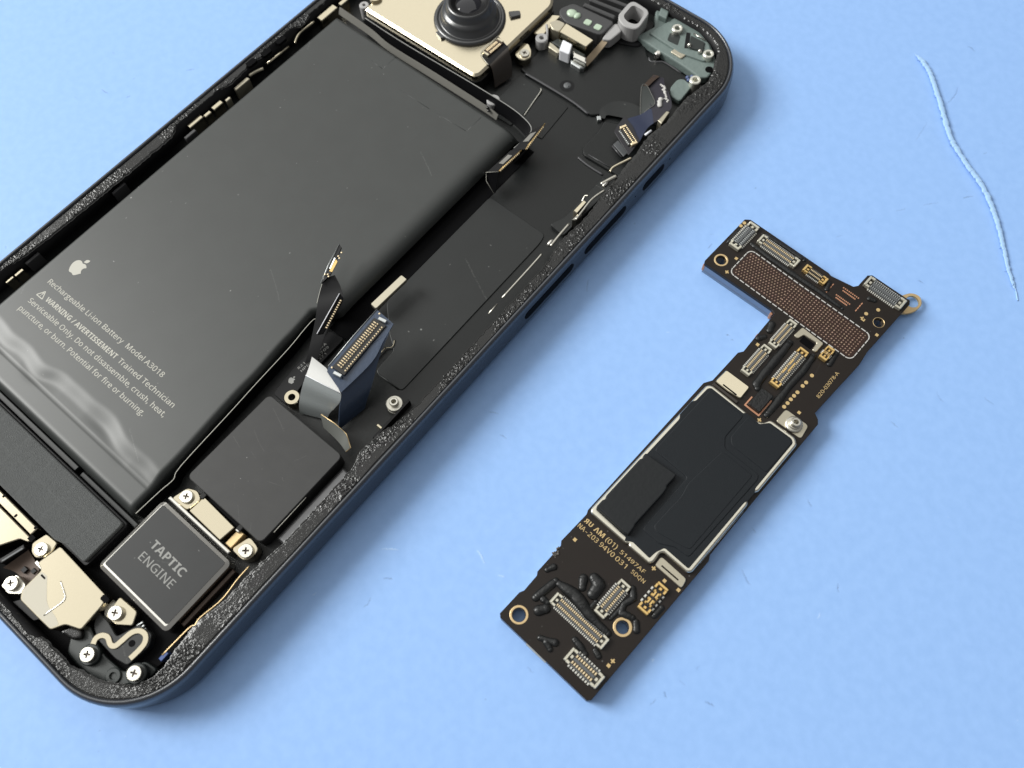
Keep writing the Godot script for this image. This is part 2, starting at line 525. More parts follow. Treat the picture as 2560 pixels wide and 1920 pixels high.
func mat_surface() -> void:
	var px := 2048
	var tile := 300.0
	var u0 := -95.0
	var v0 := -45.0
	var r := RandomNumberGenerator.new()
	r.seed = 4
	var col := Color(0.300, 0.480, 0.83)
	var im := Image.create(px, px, false, Image.FORMAT_RGB8)
	im.fill(col.linear_to_srgb())
	var hi := Image.create(px, px, false, Image.FORMAT_L8)
	hi.fill(Color(0.5, 0.5, 0.5))
	var lines := []
	# nicks and scuffs seen on the mat: from, to (u, v)
	for q in [[112.8, 144.8, 113.2, 146.3], [115.8, 150.5, 116.8, 151.9], [119.1, 154.8, 120.9, 156.9], [124.1, 160.8, 125.2, 162.2], [110.7, 183.5, 110.9, 178.5], [110.6, 167.0, 110.2, 172.0], [107.2, 194.2, 108.8, 193.9],
			[83.1, 72.4, 84.5, 73.1], [87.1, 70.5, 88.3, 70.6], [130.7, 77.3, 132.8, 76.2], [132.6, 57.8, 133.6, 57.7], [137.3, 57.8, 138.5, 58.1], [131.8, 55.0, 132.5, 54.5], [88.3, 40.8, 89.4, 41.5],
			[114.0, 44.9, 115.1, 44.8], [143.3, 84.8, 144.0, 83.9], [132.6, 93.3, 133.6, 92.8], [128.2, 83.8, 129.1, 83.5], [105.9, 109.6, 106.3, 109.8], [92.1, 124.8, 92.5, 125.2], [110.3, 138.8, 110.9, 139.6]]:
		lines.append([Vector2(q[0], q[1]), Vector2(q[2], q[3]), -1.0])
	for q in [[96.8, 53.4, 98.9, 52.6], [101.8, 52.5, 102.7, 52.9], [113.0, 49.8, 114.2, 49.5], [97.5, 103.4, 97.9, 103.8], [85.0, 44.0, 87.0, 45.5]]:
		lines.append([Vector2(q[0], q[1]), Vector2(q[2], q[3]), 1.0])
	for k in 300:
		var a := Vector2(r.randf_range(u0, u0 + tile), r.randf_range(v0, v0 + tile))
		var d := Vector2.from_angle(r.randf() * PI) * pow(r.randf(), 3.0) * 2.4
		lines.append([a, a + d, -1.0 if r.randf() < 0.7 else 0.7])
	for q in lines:
		var len_px: float = (q[1] - q[0]).length() / tile * px
		var n := int(len_px) + 1
		var bow := r.randf_range(-0.15, 0.15) * len_px
		var power := r.randf_range(0.25, 1.0)
		var perp: Vector2 = (q[1] - q[0]).normalized().orthogonal()
		for s in n + 1:
			var t := float(s) / maxf(n, 1.0)
			var p: Vector2 = q[0].lerp(q[1], t)
			var x := int((p.x - u0) / tile * px + perp.x * bow * sin(PI * t))
			var y := int((1.0 - (p.y - v0) / tile) * px + perp.y * bow * sin(PI * t))
			var k := power * (0.5 + 0.5 * sin(PI * t)) * r.randf_range(0.5, 1.0)
			var c := col.lerp(Color(0.11, 0.16, 0.27), k * 0.7) if q[2] < 0.0 else col.lerp(Color(0.62, 0.78, 0.95), k * 0.7)
			for o in [[0, 0, 1.0], [1, 0, 0.28], [0, 1, 0.28]]:
				var xx := posmod(x + o[0], px)
				var yy := posmod(y + o[1], px)
				im.set_pixel(xx, yy, im.get_pixel(xx, yy).lerp(c.linear_to_srgb(), o[2]))
				hi.set_pixel(xx, yy, Color.WHITE * (0.5 + 0.5 * k * q[2] * o[2]))
	var m := StandardMaterial3D.new()
	m.albedo_texture = ImageTexture.create_from_image(im)
	m.roughness = 0.48
	m.metallic_specular = 0.35
	m.heightmap_enabled = true
	m.heightmap_texture = ImageTexture.create_from_image(hi)
	m.heightmap_scale = 0.014
	var fine := NoiseTexture2D.new()
	fine.width = 512
	fine.height = 512
	fine.seamless = true
	fine.noise = noise(FastNoiseLite.TYPE_SIMPLEX_SMOOTH, 0.05, 8, 5)
	var ramp := Gradient.new()
	ramp.set_color(0, Color(0.95, 0.962, 0.975))
	ramp.set_color(1, Color(1.0, 1.0, 1.0))
	fine.color_ramp = ramp
	m.detail_enabled = true
	m.detail_blend_mode = BaseMaterial3D.BLEND_MODE_MUL
	m.detail_albedo = fine
	m.detail_uv_layer = BaseMaterial3D.DETAIL_UV_2
	m.uv2_scale = Vector3.ONE * 5.0
	org = Vector2(55, 105)
	top_root = self
	var st := S()
	var e := 450.0
	var q := [Vector2(u0 - e, v0 - e), Vector2(u0 + tile + e, v0 - e), Vector2(u0 + tile + e, v0 + tile + e), Vector2(u0 - e, v0 + tile + e)]
	for k in [0, 3, 2, 0, 2, 1]:
		var uv := Vector2((q[k].x - u0) / tile, 1.0 - (q[k].y - v0) / tile)
		st.set_uv(uv)
		st.set_uv2(uv)
		st.add_vertex(W(q[k].x, q[k].y, 0.0))
	var o := put("work_mat_surface", st, m, self)
	o.position = Vector3(55, 0, -105) * 0.001
	o.set_meta("kind", "structure")
	o.set_meta("label", "pale blue work mat with fine nicks and scuffs under everything")
	o.set_meta("category", "work mat")

# ------------------------------------------------------------------ the opened phone
const PW := 77.8
const PL := 160.9
const PR := 13.7

func at_rim(s: float, off: float) -> Vector2:
	var sx := PW - 2 * PR
	var sy := PL - 2 * PR
	var qa := PR * PI / 2
	s = fposmod(s, 2 * sx + 2 * sy + 4 * qa)
	var r := PR - off
	for c in [[Vector2(PR, off), Vector2(1, 0), sx, Vector2(PW - PR, PR), -PI / 2], [Vector2(PW - off, PR), Vector2(0, 1), sy, Vector2(PW - PR, PL - PR), 0.0], [Vector2(PW - PR, PL - off), Vector2(-1, 0), sx, Vector2(PR, PL - PR), PI / 2], [Vector2(off, PL - PR), Vector2(0, -1), sy, Vector2(PR, PR), PI]]:
		if s < c[2]:
			return c[0] + c[1] * s
		s -= c[2]
		if s < qa:
			return c[3] + Vector2.from_angle(c[4] + s / PR) * r
		s -= qa
	return Vector2(PR, off)

func look_up(t: Array, x: float) -> float:
	if x <= t[0].x:
		return t[0].y
	for i in t.size() - 1:
		if x < t[i + 1].x:
			return lerpf(t[i].y, t[i + 1].y, smoothstep(t[i].x, t[i + 1].x, x))
	return t[-1].y

func sweep(st: SurfaceTool, prof: Array, n := 16) -> void:   # prof: Vector2(inset from the outline, y)
	var rings := []
	for p in prof:
		rings.append(rect(p.x, p.x, PW - p.x, PL - p.x, PR - p.x, n))
	for k in prof.size() - 1:
		st.set_smooth_group(1)
		var a: PackedVector2Array = rings[k]
		var b: PackedVector2Array = rings[k + 1]
		for i in a.size():
			var j := (i + 1) % a.size()
			var e := a[j] - a[i]
			var out: Vector3 = Vector3(e.y, 0, e.x).normalized() * (prof[k + 1].y - prof[k].y) + Vector3.UP * (prof[k + 1].x - prof[k].x)
			quad(st, W(a[i].x, a[i].y, prof[k].y), W(a[j].x, a[j].y, prof[k].y), W(b[j].x, b[j].y, prof[k + 1].y), W(b[i].x, b[i].y, prof[k + 1].y), out)
	st.set_smooth_group(-1)

func screw(u: float, v: float, y: float, r: float, ang: float, p: Node3D) -> void:
	var c := Vector2(u, v)
	var st := S()
	lathe(st, c, [Vector2(r * 1.0, y - 0.9), Vector2(r * 1.0, y - 0.16), Vector2(r * 0.93, y - 0.05)], 26)
	var slot := PackedVector2Array()
	for k in 4:
		for q in [Vector2(0.13, -0.13), Vector2(0.48, -0.12), Vector2(0.48, 0.12)]:
			slot.append(c + (q * r).rotated(ang + PI / 2 * k))
	prism(st, disc(u, v, r * 0.93, 26), y - 0.4, y - 0.05, 0.0, [slot])
	var s := put("screw", st, M.steel, p)
	var d := S()
	prism(d, disc(u, v, r * 0.6, 10), y - 0.5, y - 0.34)
	put("recess_floor", d, M.bronze_flex, s)

func boss(u: float, v: float, y0: float, y1: float, r: float, hole: float, mat: Material, p: Node3D, called := "screw_boss") -> MeshInstance3D:
	var st := S()
	lathe(st, Vector2(u, v), [Vector2(r, y0), Vector2(r, y1 - 0.15), Vector2(r - 0.15, y1), Vector2(hole + 0.1, y1), Vector2(hole, y1 - 0.12), Vector2(hole, y1 - 0.9), Vector2(0, y1 - 0.9)], 24)
	return put(called, st, mat, p)

func fruit(u: float, v: float, y: float, s: float, turn: float, mat: Material, p: Node3D) -> void:
	# bitten-fruit emblem: body and leaf
	var body := []
	for q in [Vector2(0, 0.36), Vector2(-0.22, 0.42), Vector2(-0.44, 0.30), Vector2(-0.52, 0.04), Vector2(-0.46, -0.24), Vector2(-0.30, -0.50), Vector2(-0.17, -0.57), Vector2(0.0, -0.53), Vector2(0.17, -0.57), Vector2(0.30, -0.50), Vector2(0.45, -0.25), Vector2(0.49, -0.17),
			Vector2(0.37, -0.06), Vector2(0.33, 0.09), Vector2(0.38, 0.23), Vector2(0.45, 0.29), Vector2(0.34, 0.39), Vector2(0.18, 0.42)]:
		body.append(q)
	body.append(body[0])
	var bp := PackedVector2Array()
	var cv := curve(body, 4)
	for i in cv.size() - 1:
		bp.append(Vector2(u, v) + (cv[i] * s).rotated(turn))
	var lp := PackedVector2Array()
	for k in 7:
		lp.append(Vector2(u, v) + (Vector2(-0.02, 0.46).lerp(Vector2(0.22, 0.80), k / 6.0) + Vector2(-0.10, 0.07) * sin(PI * k / 6.0)) .rotated(turn) * s)
	for k in range(1, 6):
		lp.append(Vector2(u, v) + (Vector2(0.22, 0.80).lerp(Vector2(-0.02, 0.46), k / 6.0) + Vector2(0.10, -0.07) * sin(PI * k / 6.0)).rotated(turn) * s)
	var st := S()
	prism(st, bp, y, y + 0.012)
	prism(st, lp, y, y + 0.012)
	put("emblem", st, mat, p)

func pins(called: String, a: Vector3, b: Vector3, n: int, along: float, across: float, tall: float, mat: Material, p: Node3D) -> void:
	# a row of small contacts from A to B (u, v, y)
	var st := S()
	var d := Vector2(b.x - a.x, b.y - a.y)
	var ang := d.angle()
	for k in n:
		var q := a.lerp(b, (k + 0.5) / n)
		prism(st, turned(rect(q.x - along / 2, q.y - across / 2, q.x + along / 2, q.y + across / 2), Vector2(q.x, q.y), ang), q.z - tall, q.z, minf(along, across) * 0.25)
	stuff(put(called, st, mat, p))

func phone() -> void:
	org = Vector2(PW / 2, PL / 2)
	var ph := base("opened_phone", Vector3(PW / 2, 0, -PL / 2), 0.0, "opened black phone without its back, battery and empty board bay showing", "phone")
	var st := S()
	sweep(st, [Vector2(2.0, 0.0), Vector2(0.9, 0.05), Vector2(0.35, 0.4), Vector2(0.08, 1.0), Vector2(0.0, 1.8), Vector2(0.0, 5.4), Vector2(0.06, 6.1), Vector2(0.28, 6.65), Vector2(0.55, 6.9), Vector2(0.8, 6.95), Vector2(0.95, 6.85), Vector2(1.02, 6.5)])
	var fr := put("frame", st, M.frame, ph)
	st = S()
	sweep(st, [Vector2(1.02, 6.5), Vector2(2.3, 6.5), Vector2(2.32, 2.4)])
	put("inner_ledge", st, M.black, fr)
	# side keys in the right wall
	for k in [[122.6, 129.2], [105.2, 117.4], [88.5, 102.0]]:
		var pill := rect(k[0], 2.7, k[1], 4.9, 1.05, 6)
		st = S()
		var sz := pill.size()
		for i in sz:
			var j := (i + 1) % sz
			var o := pill[i] - Vector2((k[0] + k[1]) / 2, 3.8)
			quad(st, W(77.5, pill[i].x, pill[i].y), W(77.5, pill[j].x, pill[j].y), W(77.87, pill[j].x, pill[j].y), W(77.87, pill[i].x, pill[i].y), Vector3(0, o.y, -o.x))
			tri(st, W(77.87, (k[0] + k[1]) / 2, 3.8), W(77.87, pill[i].x, pill[i].y), W(77.87, pill[j].x, pill[j].y), Vector3.RIGHT)
		put("side_key", st, M.gap, fr)
	for v in [120.3, 131.0]:
		st = S()
		ball(st, 77.75, v, 4.0, 0.12, 0.22, 0.22, 8)
		put("pin_hole", st, M.gap, fr)
	part("midplate", M.floor, rect(2.2, 2.2, 75.6, 158.7, 11.6, 8), 2.2, 3.0, 0.0, ph)
	adhesive(ph)
	battery(ph)
	lower_end(ph)
	bay(ph)
	upper_end(ph)
	side_clips(ph)

func adhesive(ph: Node3D) -> void:
	var clump := noise(FastNoiseLite.TYPE_SIMPLEX_SMOOTH, 0.8, 2, 3)
	var cells := noise(FastNoiseLite.TYPE_CELLULAR, 1.1, 21, 1)
	var zone := noise(FastNoiseLite.TYPE_SIMPLEX_SMOOTH, 0.09, 7, 2)
	var right := [Vector2(5, 2.7), Vector2(8.5, 3.1), Vector2(10, 3.6), Vector2(14, 4.4), Vector2(18, 4.8), Vector2(24, 4.0), Vector2(30, 4.0), Vector2(34, 3.4), Vector2(50, 3.5), Vector2(53, 4.4), Vector2(57, 4.1), Vector2(60, 3.2), Vector2(64, 2.7), Vector2(97, 2.9), Vector2(103, 3.8), Vector2(110, 3.5), Vector2(118, 4.2), Vector2(125, 4.6), Vector2(131, 5.2), Vector2(136, 4.6), Vector2(142, 4.9), Vector2(149, 4.0)]
	var bottom := [Vector2(20, 2.2), Vector2(48, 2.0), Vector2(55, 1.7), Vector2(58, 2.8), Vector2(63, 2.8), Vector2(66, 3.4)]
	var left := [Vector2(14, 2.0), Vector2(37, 2.1), Vector2(43, 2.9), Vector2(50, 3.3), Vector2(60, 3.5), Vector2(75, 3.5), Vector2(78, 2.2), Vector2(88, 2.2), Vector2(91, 2.9), Vector2(95, 2.6), Vector2(97, 1.9), Vector2(99, 2.7), Vector2(101, 1.9), Vector2(108, 2.1), Vector2(110, 3.1), Vector2(114, 2.2), Vector2(124, 2.6)]
	var total := 2 * (PW - 2 * PR) + 2 * (PL - 2 * PR) + TAU * PR
	var ns := int(total / 0.13)
	var nt := 28
	var st := S()
	grid(st, ns, nt, func(i, j):
		var s: float = total * i / ns
		var o := at_rim(s, 0.0)
		var w := 2.4
		var near := minf(minf(o.x, PW - o.x), minf(o.y, PL - o.y))
		var wsum := 0.0
		var acc := 0.0
		for side in [[PW - o.x, look_up(right, o.y)], [o.x, look_up(left, o.y)], [o.y, look_up(bottom, o.x)], [PL - o.y, 2.4]]:
			var k := pow(1.0 / (0.6 + maxf(side[0], 0.0)), 3.0)
			acc += k * side[1]
			wsum += k
		w = acc / wsum + 0.22 * clump.get_noise_2d(s, 40.0)
		var t := float(j) / nt
		var p := at_rim(s, lerpf(0.98, w, t))
		var z := clampf(0.4 + zone.get_noise_2d(p.x, p.y) * 2.6, 0.06, 1.0)
		var c := clump.get_noise_2d(p.x * 2.0, p.y * 2.0)
		var lump := clampf(cells.get_noise_2d(p.x * 1.6, p.y * 1.6) * -1.1 - 0.35, 0.0, 1.0)
		var f := clump.get_noise_2d(p.x * 5.0 + 70.0, p.y * 5.0)
		var y := 6.60 + z * (0.05 * c + 0.15 * lump * smoothstep(-0.4, 0.5, c + 0.25) + 0.07 * maxf(f, 0.0)) + 0.015 * f
		var edge := minf(smoothstep(0.0, 0.12, t), smoothstep(1.0, 0.82, t))
		return W(p.x, p.y, lerpf(6.42, y, edge)), -1)
	put("torn_adhesive", st, M.goo, ph)

func battery(ph: Node3D) -> void:
	var wav := noise(FastNoiseLite.TYPE_SIMPLEX_SMOOTH, 0.06, 13, 2)
	var nu := 150
	var nv := 330
	var right := [Vector2(20, 52.9), Vector2(27, 52.7), Vector2(31, 52.4), Vector2(50, 51.4), Vector2(60, 50.7), Vector2(65.5, 50.4), Vector2(69.0, 53.4), Vector2(120, 53.4)]
	var st := S()
	grid(st, nu, nv, func(i, j):
		var v := lerpf(22.5, 116.7, float(j) / nv)
		var ur := look_up(right, v)
		var u := lerpf(5.9, ur, float(i) / nu)
		var shoulder := lerpf(1.3, 3.4, smoothstep(64.0, 72.0, v))
		var y := 6.3
		# the folded end: a bulge that rolls down to a lower flap
		var roll := 29.7 + 0.5 * sin(u * 0.21 + 1.0) + 0.9 * wav.get_noise_1d(u * 1.2)
		y -= 0.5 * smoothstep(roll + 1.7, roll - 1.1, v)
		y -= 0.13 * exp(-pow((v - (roll - 1.25)) / 0.8, 2.0)) * clampf(0.35 + 1.3 * wav.get_noise_1d(u * 0.9 + 60.0), 0.0, 1.0)
		y -= 0.10 * exp(-pow((v - 27.3) / 0.10, 2.0))
		y += 0.03 * wav.get_noise_2d(u * 0.5, v * 0.8) * smoothstep(32.5, 28.0, v)
		var d := minf(u - 5.9, 116.7 - v)
		if d < 1.3:
			y -= 3.0 * (1.0 - sqrt(maxf(0.0, 1.0 - pow(1.0 - d / 1.3, 2.0))))
		var dr := ur - u
		if dr < shoulder:
			y -= lerpf(2.9, 2.0, smoothstep(64, 72, v)) * (1.0 - sqrt(maxf(0.0, 1.0 - pow(1.0 - dr / shoulder, 2.0))))
		var db := v - 22.5
		if db < 1.7:
			y -= 2.4 * (1.0 - sqrt(maxf(0.0, 1.0 - pow(1.0 - db / 1.7, 2.0))))
		return W(u, v, maxf(y, 3.05)))
	var b := put("battery", st, M.battery, ph)
	fruit(11.7, 46.0, 6.3, 2.75, -0.04, M.ink, b)
	print_line("lettering", "Rechargeable Li-ion Battery  Model A3018", sans, 9.9, 40.6, 6.3, 29.2, 0.95, M.ink, b, 0.022)
	print_line("lettering", "WARNING / AVERTISSEMENT", sans_bold, 12.4, 38.1, 6.3, 18.0, 0.93, M.ink, b, 0.022)
	print_line("lettering", "Trained Technician", sans, 31.1, 38.45, 6.3, 13.4, 0.95, M.ink, b, 0.022)
	print_line("lettering", "Serviceable Only. Do not disassemble, crush, heat,", sans, 10.2, 36.1, 6.3, 34.4, 0.95, M.ink, b, 0.018)
	print_line("lettering", "puncture, or burn. Potential for fire or burning.", sans, 10.1, 34.1, 6.3, 31.7, 0.95, M.ink, b, 0.018)
	var tp := rounded(PackedVector2Array([Vector2(10.2, 37.85), Vector2(12.0, 37.9), Vector2(11.1, 39.5)]), 0.3)
	part("warning_triangle", M.ink, tp, 6.3, 6.312, 0.0, b, [inset(ccw(tp), 0.17)])
	part("exclamation_mark", M.ink, PackedVector2Array([Vector2(11.0, 38.45), Vector2(11.15, 38.45), Vector2(11.2, 39.0), Vector2(10.98, 39.0)]), 6.3, 6.312, 0.0, b)
	part("exclamation_mark", M.ink, disc(11.08, 38.25, 0.09, 8), 6.3, 6.312, 0.0, b)
	# outline of the pull tab under the wrap near the top end
	for q in [[20.0, 112.0, 23.0, 112.0], [23.0, 112.0, 23.0, 115.8], [29.0, 110.3, 36.5, 110.4], [38.0, 110.5, 45.5, 110.8], [45.5, 110.8, 45.5, 115.0]]:
		st = S()
		tube(st, [Vector3(q[0], q[1], 6.29), Vector3(q[2], q[3], 6.29)], 0.06, 6, 0.5)
		put("wrap_crease", st, M.battery, b)
	# upright tape edge along the right of the cell
	var path := [Vector2(48.6, 68.6), Vector2(49.4, 67.4), Vector2(50.7, 66.3), Vector2(51.1, 65.5), Vector2(50.75, 64.7), Vector2(50.9, 62.3), Vector2(51.35, 58.4), Vector2(51.75, 50.5), Vector2(52.15, 44.0), Vector2(52.75, 33.0), Vector2(53.5, 30.8), Vector2(53.3, 28.2), Vector2(53.1, 23.4)]
	var hi := []
	var lo := []
	for p in path:
		hi.append(Vector3(p.x, p.y, 5.75))
		lo.append(Vector3(p.x + 0.15, p.y, 3.0))
	st = S()
	ribbon(st, hi, lo, 0.1, 4)
	var flap := put("side_tape", st, M.gap, b)
	st = S()
	tube(st, curve(hi, 4), 0.075, 6)
	put("cut_edge", st, M.ink, flap)

func lower_end(ph: Node3D) -> void:
	var st: SurfaceTool
	# dark moulding under the lower parts
	part("lower_moulding", M.gap, rect(4, 2.2, 72.5, 22.2, 9.0, 6), 3.0, 3.6, 0.2, ph)
	part("foam_cushion", M.foam, rounded(PackedVector2Array([Vector2(8, 12.75), Vector2(46.7, 12.75), Vector2(48.6, 13.4), Vector2(52.9, 13.4), Vector2(52.9, 21.1), Vector2(8, 21.1)]), 0.6), 3.2, 6.0, 0.15, ph)
	part("loudspeaker_gasket", M.black, rounded(PackedVector2Array([Vector2(8, 12.4), Vector2(53.3, 13.0), Vector2(53.3, 21.5), Vector2(8, 21.5)]), 0.6), 3.2, 5.3, 0.1, ph)
	# speaker strip with slots between cushion and cell
	part("speaker_strip", M.sheet, rect(8, 21.6, 39.5, 22.5), 3.2, 4.6, 0.1, ph)
	part("speaker_strip", M.sheet, rect(40.6, 21.6, 54.0, 22.4), 3.2, 4.5, 0.1, ph)
	# loudspeaker plate at the far lower left
	var plate := part("loudspeaker_plate", M.nickel, rounded(PackedVector2Array([Vector2(8, 3.0), Vector2(38.5, 3.0), Vector2(40.0, 5.4), Vector2(42.4, 9.4), Vector2(43.8, 9.9), Vector2(44.0, 10.6), Vector2(8, 10.6)]), 0.25), 4.0, 6.1, 0.12, ph)
	part("upper_lip", M.nickel, rounded(PackedVector2Array([Vector2(8, 10.85), Vector2(43.2, 10.85), Vector2(43.2, 12.2), Vector2(8, 12.2)]), 0.2), 4.0, 6.05, 0.12, plate)
	for u in [32.0, 35.0, 39.0, 42.9]:
		part("vent_slot", M.gap, rect(u - 0.2, 11.0 if u == 39.0 else 11.8, u + 0.2, 11.6 if u == 39.0 else 12.4, 0.18), 6.0, 6.07, 0.0, plate)
	part("vent_slot", M.gap, rect(43.3, 10.2, 44.2, 11.1), 5.9, 6.12, 0.0, plate)
	var tab := part("screw_tab", M.nickel, rounded(PackedVector2Array([Vector2(44.8, 12.5), Vector2(47.2, 12.7), Vector2(47.7, 11.3), Vector2(47.4, 9.9), Vector2(46.4, 9.0), Vector2(45.2, 9.2), Vector2(44.2, 10.2)]), 0.35), 4.0, 5.75, 0.12, plate)
	screw(46.35, 10.55, 6.35, 1.05, 0.35, tab)
	# folded black connector beside the plates
	part("connector_block", M.black, rounded(PackedVector2Array([Vector2(42.4, 5.4), Vector2(43.5, 9.3), Vector2(44.2, 9.0), Vector2(43.2, 5.2)]), 0.1), 3.4, 6.0, 0.1, ph)
	part("connector_block", M.grey_bar, rounded(PackedVector2Array([Vector2(42.9, 5.6), Vector2(43.8, 8.9), Vector2(44.1, 8.8), Vector2(43.2, 5.5)]), 0.05), 3.4, 6.06, 0.05, ph)
	st = S()
	ribbon(st, [Vector3(44.2, 9.0, 5.0), Vector3(45.6, 8.6, 4.4), Vector3(47.6, 8.0, 4.2)], [Vector3(43.4, 4.8, 5.0), Vector3(45.0, 5.4, 4.2), Vector3(48.6, 5.6, 4.1)], 0.15)
	put("flex_cable", st, M.bronze_flex, ph)
	part("flex_chip", M.black, rect(45.6, 6.2, 46.4, 7.0), 4.3, 4.8, 0.05, ph)
	part("flex_chip", M.black, rect(46.8, 7.0, 47.5, 7.7), 4.2, 4.6, 0.05, ph)
	part("flex_chip", M.steel, rect(46.6, 8.3, 48.3, 8.9), 4.2, 5.2, 0.1, ph)
	# charging port cover with a window reflection painted on its corner
	var cover := part("port_cover", M.nickel, rounded(PackedVector2Array([Vector2(48.3, 12.7), Vector2(59.7, 12.35), Vector2(60.2, 11.2), Vector2(60.5, 6.8), Vector2(58.1, 5.8), Vector2(57.0, 3.9), Vector2(54.0, 3.8), Vector2(50.0, 3.75), Vector2(49.0, 4.8), Vector2(48.95, 8.6), Vector2(47.6, 8.9)]), 0.4), 3.8, 6.3, 0.15, ph, [], 2)
	part("cover_notch", M.gap, rect(59.1, 11.5, 60.4, 12.4, 0.3), 6.0, 6.33, 0.0, cover)
	part("cover_notch", M.gap, rect(49.5, 8.0, 50.5, 8.3, 0.14), 6.2, 6.32, 0.0, cover)
	st = S()
	tube(st, curve([Vector3(52.6, 9.4, 6.3), Vector3(54.6, 8.6, 6.32), Vector3(55.1, 8.2, 6.32), Vector3(55.2, 7.5, 6.32), Vector3(54.6, 4.6, 6.3)], 4), 0.12, 8)
	put("pressed_rib", st, M.silver, cover)
	var w := PackedVector2Array()
	for q in [Vector2(49.2, 8.5), Vector2(50.4, 8.6), Vector2(51.2, 7.9), Vector2(52.3, 7.0), Vector2(53.2, 6.3), Vector2(54.0, 5.9), Vector2(56.2, 5.6), Vector2(57.4, 5.2), Vector2(56.8, 4.1), Vector2(50.2, 3.95), Vector2(49.2, 5.0)]:
		w.append(q)
	part("painted_reflection", mk(Color(0.52, 0.49, 0.41), 0.75, 0.2), rounded(w, 0.3), 6.29, 6.318, 0.0, cover)  # pale patch painted in for the window mirrored in the cover
	part("cover_clip", M.black, rounded(PackedVector2Array([Vector2(48.8, 2.6), Vector2(53.6, 2.9), Vector2(54.2, 3.8), Vector2(49.6, 3.8)]), 0.2), 3.6, 5.4, 0.1, ph)
	part("cover_lug", M.steel, rounded(PackedVector2Array([Vector2(45.6, 3.1), Vector2(47.6, 3.0), Vector2(49.2, 4.3), Vector2(48.6, 5.6), Vector2(46.2, 5.7)]), 0.4), 3.6, 5.7, 0.1, ph)
	screw(46.95, 4.4, 6.4, 1.1, 0.95, ph)
	# lug under the haptic motor
	part("motor_lug", M.nickel, rounded(PackedVector2Array([Vector2(60.9, 13.5), Vector2(64.6, 13.7), Vector2(65.6, 11.9), Vector2(63.6, 10.4), Vector2(61.4, 10.2)]), 0.4), 3.6, 5.6, 0.1, ph)
	screw(62.5, 11.6, 6.4, 1.1, 0.55, ph)
	st = S()
	ribbon(st, [Vector3(60.2, 12.4, 5.0), Vector3(60.3, 10.6, 4.7), Vector3(61.6, 9.4, 4.3)], [Vector3(61.3, 12.6, 5.0), Vector3(61.2, 10.9, 4.7), Vector3(62.4, 9.8, 4.3)], 0.2)
	put("contact_spring", st, M.steel, ph)
	pins("flex_contact", Vector3(65.7, 12.7, 5.0), Vector3(67.3, 12.2, 5.0), 3, 0.32, 1.1, 0.4, M.satin, ph)
	# antenna clip: dark carrier with an S-shaped metal strip
	var carrier := part("antenna_carrier", M.sheet, rounded(PackedVector2Array([Vector2(59.6, 9.9), Vector2(62.2, 9.9), Vector2(64.8, 9.3), Vector2(66.0, 12.6), Vector2(68.6, 12.9), Vector2(69.6, 11.4), Vector2(69.2, 7.6), Vector2(67.0, 7.1), Vector2(63.0, 7.2), Vector2(61.0, 8.0)]), 0.5), 3.4, 5.1, 0.12, ph)
	var strip := []
	for q in [Vector2(63.6, 5.6), Vector2(62.7, 7.0), Vector2(63.0, 8.0), Vector2(63.9, 8.4), Vector2(65.0, 8.0), Vector2(65.7, 8.3), Vector2(65.9, 9.4), Vector2(66.1, 11.0), Vector2(66.8, 12.0), Vector2(67.9, 12.2), Vector2(68.7, 11.5), Vector2(68.9, 10.3), Vector2(68.8, 8.5)]:
		strip.append(q)
	var pl := PackedVector2Array(curve(strip, 4))
	part("contact_strip", M.nickel, Geometry2D.offset_polyline(pl, 0.42, Geometry2D.JOIN_ROUND, Geometry2D.END_BUTT)[0], 5.1, 5.28, 0.05, carrier)
	part("carrier_hole", M.gap, disc(67.3, 10.1, 0.5, 16), 5.0, 5.125, 0.0, carrier)
	# corner moulding with bosses
	part("corner_moulding", M.dark_green, rounded(PackedVector2Array([Vector2(57.6, 5.6), Vector2(59.6, 4.6), Vector2(60.6, 3.0), Vector2(63.0, 2.8), Vector2(67.6, 3.2), Vector2(70.6, 5.0), Vector2(72.8, 8.2), Vector2(72.9, 10.0), Vector2(70.4, 9.6), Vector2(69.4, 6.6), Vector2(65.2, 6.3), Vector2(62.4, 7.0), Vector2(59.4, 8.0)]), 0.7), 3.2, 4.7, 0.3, ph, [], 2)
	boss(63.85, 5.15, 3.2, 5.5, 1.55, 0.5, M.dark_green, ph)
	boss(71.4, 7.95, 3.2, 6.1, 1.5, 0.5, M.dark_green, ph)
	boss(68.6, 5.3, 3.2, 5.0, 1.2, 0.45, M.dark_green, ph)
	screw(63.9, 5.15, 6.35, 1.1, 0.62, ph)
	screw(71.4, 7.95, 6.95, 1.1, 0.45, ph)
	part("sealant_lump", M.goo, rounded(PackedVector2Array([Vector2(57.8, 4.4), Vector2(60.4, 4.9), Vector2(61.2, 6.0), Vector2(60.2, 6.8), Vector2(58.6, 6.0)]), 0.6), 3.6, 5.6, 0.4, ph, [], 3)
	# haptic motor
	slope = 0.62
	var motor := part("haptic_motor", M.silver, rect(54.9, 14.45, 70.4, 27.6, 0.8, 4), 3.2, 6.28, 0.6, ph, [], 1)
	slope = 1.0
	part("motor_label", M.motor, rect(55.6, 15.35, 69.8, 27.1, 0.35, 4), 6.2, 6.33, 0.03, motor)
	print_line("lettering", "TAPTIC", sans_bold, 58.9, 21.45, 6.335, 7.35, 1.35, M.grey_ink, motor, -0.02)
	print_line("lettering", "ENGINE", sans, 58.9, 19.1, 6.335, 7.3, 1.35, M.grey_ink, motor, 0.0)
	part("motor_side_flex", M.bronze_flex, rect(70.6, 16.5, 71.3, 27.0), 3.2, 4.6, 0.1, ph)
